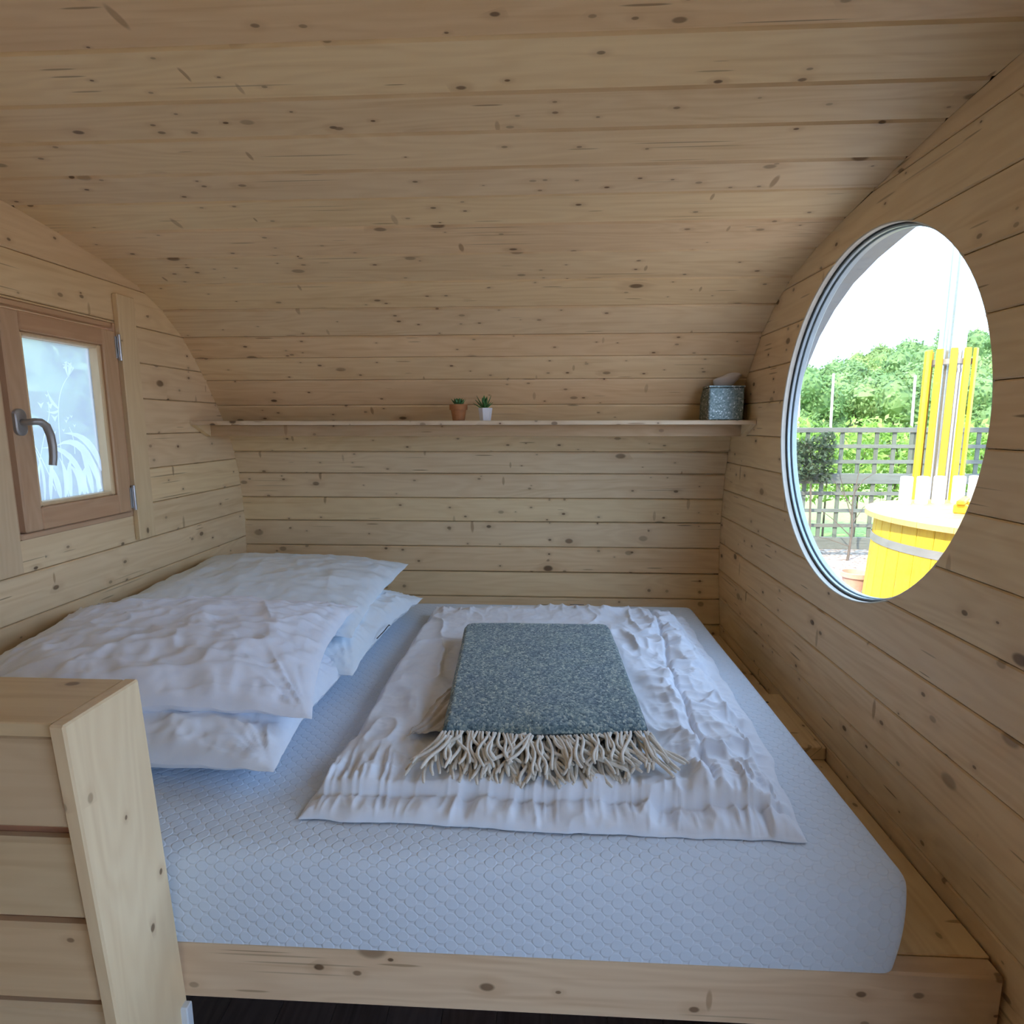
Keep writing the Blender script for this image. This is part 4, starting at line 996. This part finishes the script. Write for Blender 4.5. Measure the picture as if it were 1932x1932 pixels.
# seen through the round window the wood fills azimuths 20..38 degrees
SKY = ([16, 23, 24.8, 27.7, 31.6, 35.05, 42], [5.0, 4.96, 5.3, 6.8, 7.3, 8.2, 8.6])
for row, (ring_y, s0) in enumerate(((25.5, .62), (30.5, .72), (36, .85), (43, 1.0), (51, 1.15), (61, 1.35), (73, 1.55))):
    wid = 5.3 * s0; step = math.degrees(wid / ring_y) * .78; az = 18.5 + (row % 2) * step / 2
    while az < 40.5:
        a_ = R(az + tr_.uniform(-.1, .1) * step); y = ring_y + tr_.uniform(-.8, .8); x = y * math.tan(a_); D = math.hypot(x, y)
        top = 1.55 + D * math.tan(R(float(np.interp(az, *SKY)) + tr_.uniform(-.55, .25))); s_ = min(s0 * tr_.uniform(.9, 1.1), (top - hill_z(x, y)) / 6.6)
        if s_ > .3: tree(x, y, s_, 'leafy green tree on the wooded slope beyond the garden fence', 'trees on the wooded slope')
        az += step
for (x, y, s, lb) in ((-4.0, 4.7, .74, 'leafy tree nearest behind the frosted window'), (-9.0, 11.0, 1.35, 'tall leafy tree at the back of the frosted window view'), (-4.6, -1.6, 1.3, 'unseen leafy tree added beside the cabin to shade the frosted window')):  # last tree is out of view, added to keep sun off the frosted pane
    tree(x, y, s, lb, None)

# hedge right behind the lattice
def hedge(name, x0, x1, y, z0, z1, dep, nl, ls, mat, label, cat, seed):
    r_ = np.random.default_rng(seed); c = np.stack([r_.uniform(x0, x1, nl), y + dep * r_.normal(0, .4, nl), z0 + (z1 - z0) * r_.beta(1.3, 1.15, nl)], 1)
    c[:, 2] += .10 * np.sin(c[:, 0] * 5) * (c[:, 2] - z0)
    a = r_.normal(0, 1, (nl, 3)); a /= np.linalg.norm(a, axis=1)[:, None]; d = r_.normal(0, 1, (nl, 3)); b_ = np.cross(a, d); b_ /= np.linalg.norm(b_, axis=1)[:, None]
    s = ls * r_.uniform(.6, 1.3, (nl, 1)); q = np.stack([c - a * s, c - b_ * s * .45, c + a * s, c + b_ * s * .45], 1).reshape(-1, 3)
    me = bpy.data.meshes.new('foliage'); me.from_pydata([tuple(p) for p in q], [], [(4 * i, 4 * i + 1, 4 * i + 2, 4 * i + 3) for i in range(nl)]); me.update(); me.materials.append(mat)
    t = tag(empty(name, ((x0 + x1) / 2, y, GZ)), label, cat); loc(tag(link('foliage', me, t), kind='stuff'), t)
    st = MB()
    for i in range(max(2, int((x1 - x0) * 2))):
        xx = x0 + (i + .5) * (x1 - x0) / max(2, int((x1 - x0) * 2)); st.tube([(xx, y, GZ), (xx + r_.normal(0, .1), y + .05, (z0 + z1) / 2), (xx + r_.normal(0, .15), y, z1 - .15)], [.018, .013, .006], 5)
    loc(st.build('stems', M_bark, t), t)
    return t
hedge('hedge', 2.9, 7.9, 9.75, .30, 1.55, .7, 9000, .055, M_leafB, 'sunlit bright green hedge behind the grey lattice fence', 'hedge', 3)
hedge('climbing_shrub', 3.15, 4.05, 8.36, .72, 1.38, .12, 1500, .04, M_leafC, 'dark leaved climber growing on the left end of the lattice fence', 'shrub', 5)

# lattice fence
M_fence = wood('weathered_grey_timber', 'X', light=(.19, .20, .17), dark=(.11, .12, .10), knots=.4, rough=.85, grey=True)
M_fencev = wood('weathered_grey_timber_upright', 'Z', light=(.17, .19, .15), dark=(.10, .115, .09), knots=.3, rough=.85, grey=True)
FY = 8.5
fence = tag(empty('lattice_fence', (4.6, FY, GZ)), 'weathered grey lattice fence panels running across the garden', 'fence')
def fe(o): return loc(o, fence)
for x0 in (1.59, 3.44, 5.29):
    x1 = x0 + 1.80
    for z0, z1 in ((.700, .845), (-.250, -.075)): fe(bx('rail', (x0, FY - .03, z0), (x1, FY + .03, z1), M_fence, fence, .004))
    fe(bx('rail', (x0, FY - .03, 1.42), (x1, FY + .03, 1.49), M_fence, fence, .004))
    for z in (1.228, 1.012, .562, .314, .098): fe(bx('slat', (x0, FY - .025, z - .026), (x1, FY - .008, z + .026), M_fence, fence, .002))
    nslat = 8
    for i in range(nslat):
        xx = x0 + .07 + i * (1.66) / (nslat - 1)
        fe(bx('slat', (xx - .028, FY - .006, .846), (xx + .028, FY + .012, 1.419), M_fencev, fence, .002))
        fe(bx('slat', (xx - .028, FY - .006, -.074), (xx + .028, FY + .012, .699), M_fencev, fence, .002))
for xx in (1.545, 3.395, 5.245, 7.095): fe(bx('post', (xx - .035, FY - .04, GZ), (xx + .035, FY + .04, 1.52), M_fencev, fence, .004))

# thin bare poles standing beyond the hedge
M_pole = plain('pale_bare_pole', (.62, .60, .50), .8, noise=.2, nscale=10)
for az, top, lb in ((22.9, 2.30, 'short thin pole beyond the fence nearest the window frame'), (25.4, 2.75, 'tall thin white pole beyond the left lattice panel'), (31.15, 2.70, 'thin pole beyond the fence just left of the hot tub chimney'), (37.2, 2.75, 'thin pole beyond the fence to the right of the chimney guard')):
    y = 15.0; x = y * math.tan(R(az)); p = MB(); p.tube([(0, 0, 0), (.03, 0, 1.4), (0, .02, top - GZ)], [.035, .032, .028], 8)
    o = p.build('garden_pole', M_pole, None, True); o.location = (x, y, GZ); tag(o, lb, 'pole', 'bare poles beyond the fence')

# hot tub
M_tubw = wood('yellow_stave', 'Z', light=(.66, .42, .03), dark=(.54, .31, .02), knots=.25, rough=.45)  # plain yellow timber colour, shared by tub staves and guard slats
M_lidw = wood('yellow_lid_boards', 'X', light=(.62, .46, .17), dark=(.52, .36, .12), knots=.2, rough=.45)
M_band = plain('dull_steel_band', (.34, .30, .26), .5, metal=.5, noise=.15, nscale=10)
TC, TR, TZ = (3.96, 5.03), 1.0, .735
tub = tag(empty('hot_tub', (TC[0], TC[1], GZ)), 'round yellow wooden hot tub with boarded lid outside the round window', 'hot tub')
ns = 44
for i in range(ns):
    a0 = 2 * pi * i / ns; a1 = 2 * pi * (i + 1) / ns; g = .004; am = (a0 + a1) / 2
    vs = []
    for z, rr in ((GZ, 1.06), (TZ, 1.0)):
        for r, a in ((rr - .004, a0 + .0015), (rr, a0 + .010), (rr, a1 - .010), (rr - .004, a1 - .0015), (rr - .045, a1 - .0015), (rr - .045, a0 + .0015)):
            vs.append((r * cos(a), r * sin(a), z - GZ))
    fs = [(j, (j + 1) % 6, 6 + (j + 1) % 6, 6 + j) for j in range(6)] + [tuple(range(6))[::-1], tuple(range(6, 12))]
    link('stave', mesh('stave', vs, fs, M_tubw), tub)
for zb in (.50, -.12):
    rr = 1.0 + .06 * (TZ - zb) / (TZ - GZ) + .002
    b_ = MB(); b_.lathe([(rr, 0), (rr + .004, .001), (rr + .002, .069), (rr - .002, .07), (rr - .004, .035)], 72, (0, 0, zb - GZ), cap=False); b_.build('band', M_band, tub, False, 40)
lid = empty('lid', (0, 0, TZ - GZ)); lid.parent = tub
nb = 9; w_ = 2 * 1.08 / nb
for i in range(nb):
    y0 = -1.08 + i * w_ + .003; y1 = y0 + w_ - .006
    pts = [(math.sqrt(max(0, 1.08 ** 2 - y * y)), y) for y in np.linspace(y0, y1, 7)]
    poly = pts + [(-a, b) for a, b in pts[::-1]]; n = len(poly)
    vs = [(x, y, z) for z in (.0, .045) for x, y in poly]
    fs = [tuple(range(n))[::-1], tuple(range(n, 2 * n))] + [(k, (k + 1) % n, n + (k + 1) % n, n + k) for k in range(n)]
    link('lid_board', mesh('lid_board', vs, fs, M_lidw), lid)
hb = MB(); hb.box((-.16, -.05, .045), (-.09, .05, .125), .01); hb.box((.09, -.05, .045), (.16, .05, .125), .01); hb.box((-.2, -.03, .125), (.2, .03, .165), .01)
o = hb.build('lid_handle', M_tubw, lid); o.location = (-.28, .22, 0); o.rotation_euler = (0, 0, R(50))
# white cylinders lined up on the lid
M_wcyl = plain('white_matt_lantern', (.88, .88, .86), .6, noise=.04)
for i, (x, y) in enumerate(((3.50, 5.77), (3.66, 5.78), (3.83, 5.80), (4.03, 5.83), (4.20, 5.86))):
    c = MB(); c.lathe([(.050, 0), (.053, .004), (.053, .250), (.049, .262), (.030, .266), (.001, .266)], 24)
    o = c.build('white_lantern', M_wcyl, None, False, 40); o.location = (x, y, TZ + .0455)
    tag(o, ('leftmost of the five white cylinders on the hot tub lid', 'second white cylinder from the left on the hot tub lid', 'middle one of the five white cylinders on the hot tub lid', 'fourth white cylinder from the left on the hot tub lid', 'rightmost of the five white cylinders on the hot tub lid')[i], 'lantern', 'white cylinders on the hot tub lid')
# chimney with slatted guard
M_flue = plain('bright_stainless_flue', (.80, .83, .88), .22, metal=.9, noise=.06, nscale=5)
CH = (4.12, 6.28)
ch = tag(empty('stove_chimney', (*CH, GZ)), 'steel flue pipe behind the hot tub inside a guard of yellow slats', 'chimney')
c = MB(); c.lathe([(.115, .4), (.115, 2.4), (.120, 2.401), (.120, 2.44), (.115, 2.441), (.115, 5.2)], 32); c.build('flue_pipe', M_flue, ch, False, 40)
c = MB(); c.box((-.10, -.05, 0), (.34, .35, .55), .02); c.build('stove_box', M_band, ch)
for k in range(11):
    a = 2 * pi * k / 11 + .25; r = .205
    m = MB(); m.box((-.030, -.014, .95), (.030, .014, 2.63), .004); o = m.build('guard_slat', M_tubw, ch); o.location = (r * cos(a), r * sin(a), 0); o.rotation_euler = (0, 0, a + pi / 2)
for z in (1.05, 2.48):
    c = MB(); c.lathe([(.186, z), (.186, z + .05), (.178, z + .05), (.178, z)], 32, cap=False); c.build('guard_ring', M_band, ch)
for a in (0, 2.1, 4.2):
    c = MB(); c.tube([(.19 * cos(a), .19 * sin(a), 0), (.19 * cos(a), .19 * sin(a), 1.0)], .012, 6); c.build('guard_leg', M_band, ch)

# garden hose coil and a clay pot by the tub
M_hose = plain('grey_white_hose', (.62, .66, .70), .5, noise=.06)
pts = []
for i in range(150):
    t = i / 149; a = t * 2 * pi * 4.2; r = .40 + .05 * sin(t * 11) - .05 * t; pts.append((r * cos(a), r * .95 * sin(a), .018 + .02 * t * 2 + .006 * sin(a * 1.5)))
o = MB().tube(pts, .018, 7).build('garden_hose', M_hose, None, True); o.location = (3.42, 6.52, GZ); tag(o, 'pale hose coiled on the ground left of the hot tub', 'hose')
c = MB(); c.lathe([(.09, 0), (.13, .20), (.15, .20), (.15, .25), (.13, .25), (.12, .20), (.001, .19)], 28); o = c.build('clay_pot', plain('pink_clay', (.60, .33, .24), .8, noise=.15, nscale=20), None, False, 35); o.location = (3.52, 6.56, GZ)
tag(o, 'pinkish clay pot standing beside the coiled hose', 'pot')
# bare sapling between fence and tub
sp_ = MB(); sp_.tube([(0, 0, 0), (.03, 0, .4), (.0, 0, .8), (.05, 0, 1.25)], [.018, .014, .010, .005], 6)
for z, dx, dz in ((.35, -.4, .35), (.5, .35, .4), (.75, -.3, .4), (.95, .3, .3), (.2, -.5, .15), (.6, -.2, .6)): sp_.tube([(.01, 0, z), (dx * .5, .05, z + dz * .6), (dx, 0, z + dz)], [.008, .006, .003], 5)
o = sp_.build('bare_sapling', M_bark); o.location = (4.28, 8.2, GZ); tag(o, 'leafless twiggy sapling growing in front of the lattice fence', 'sapling')
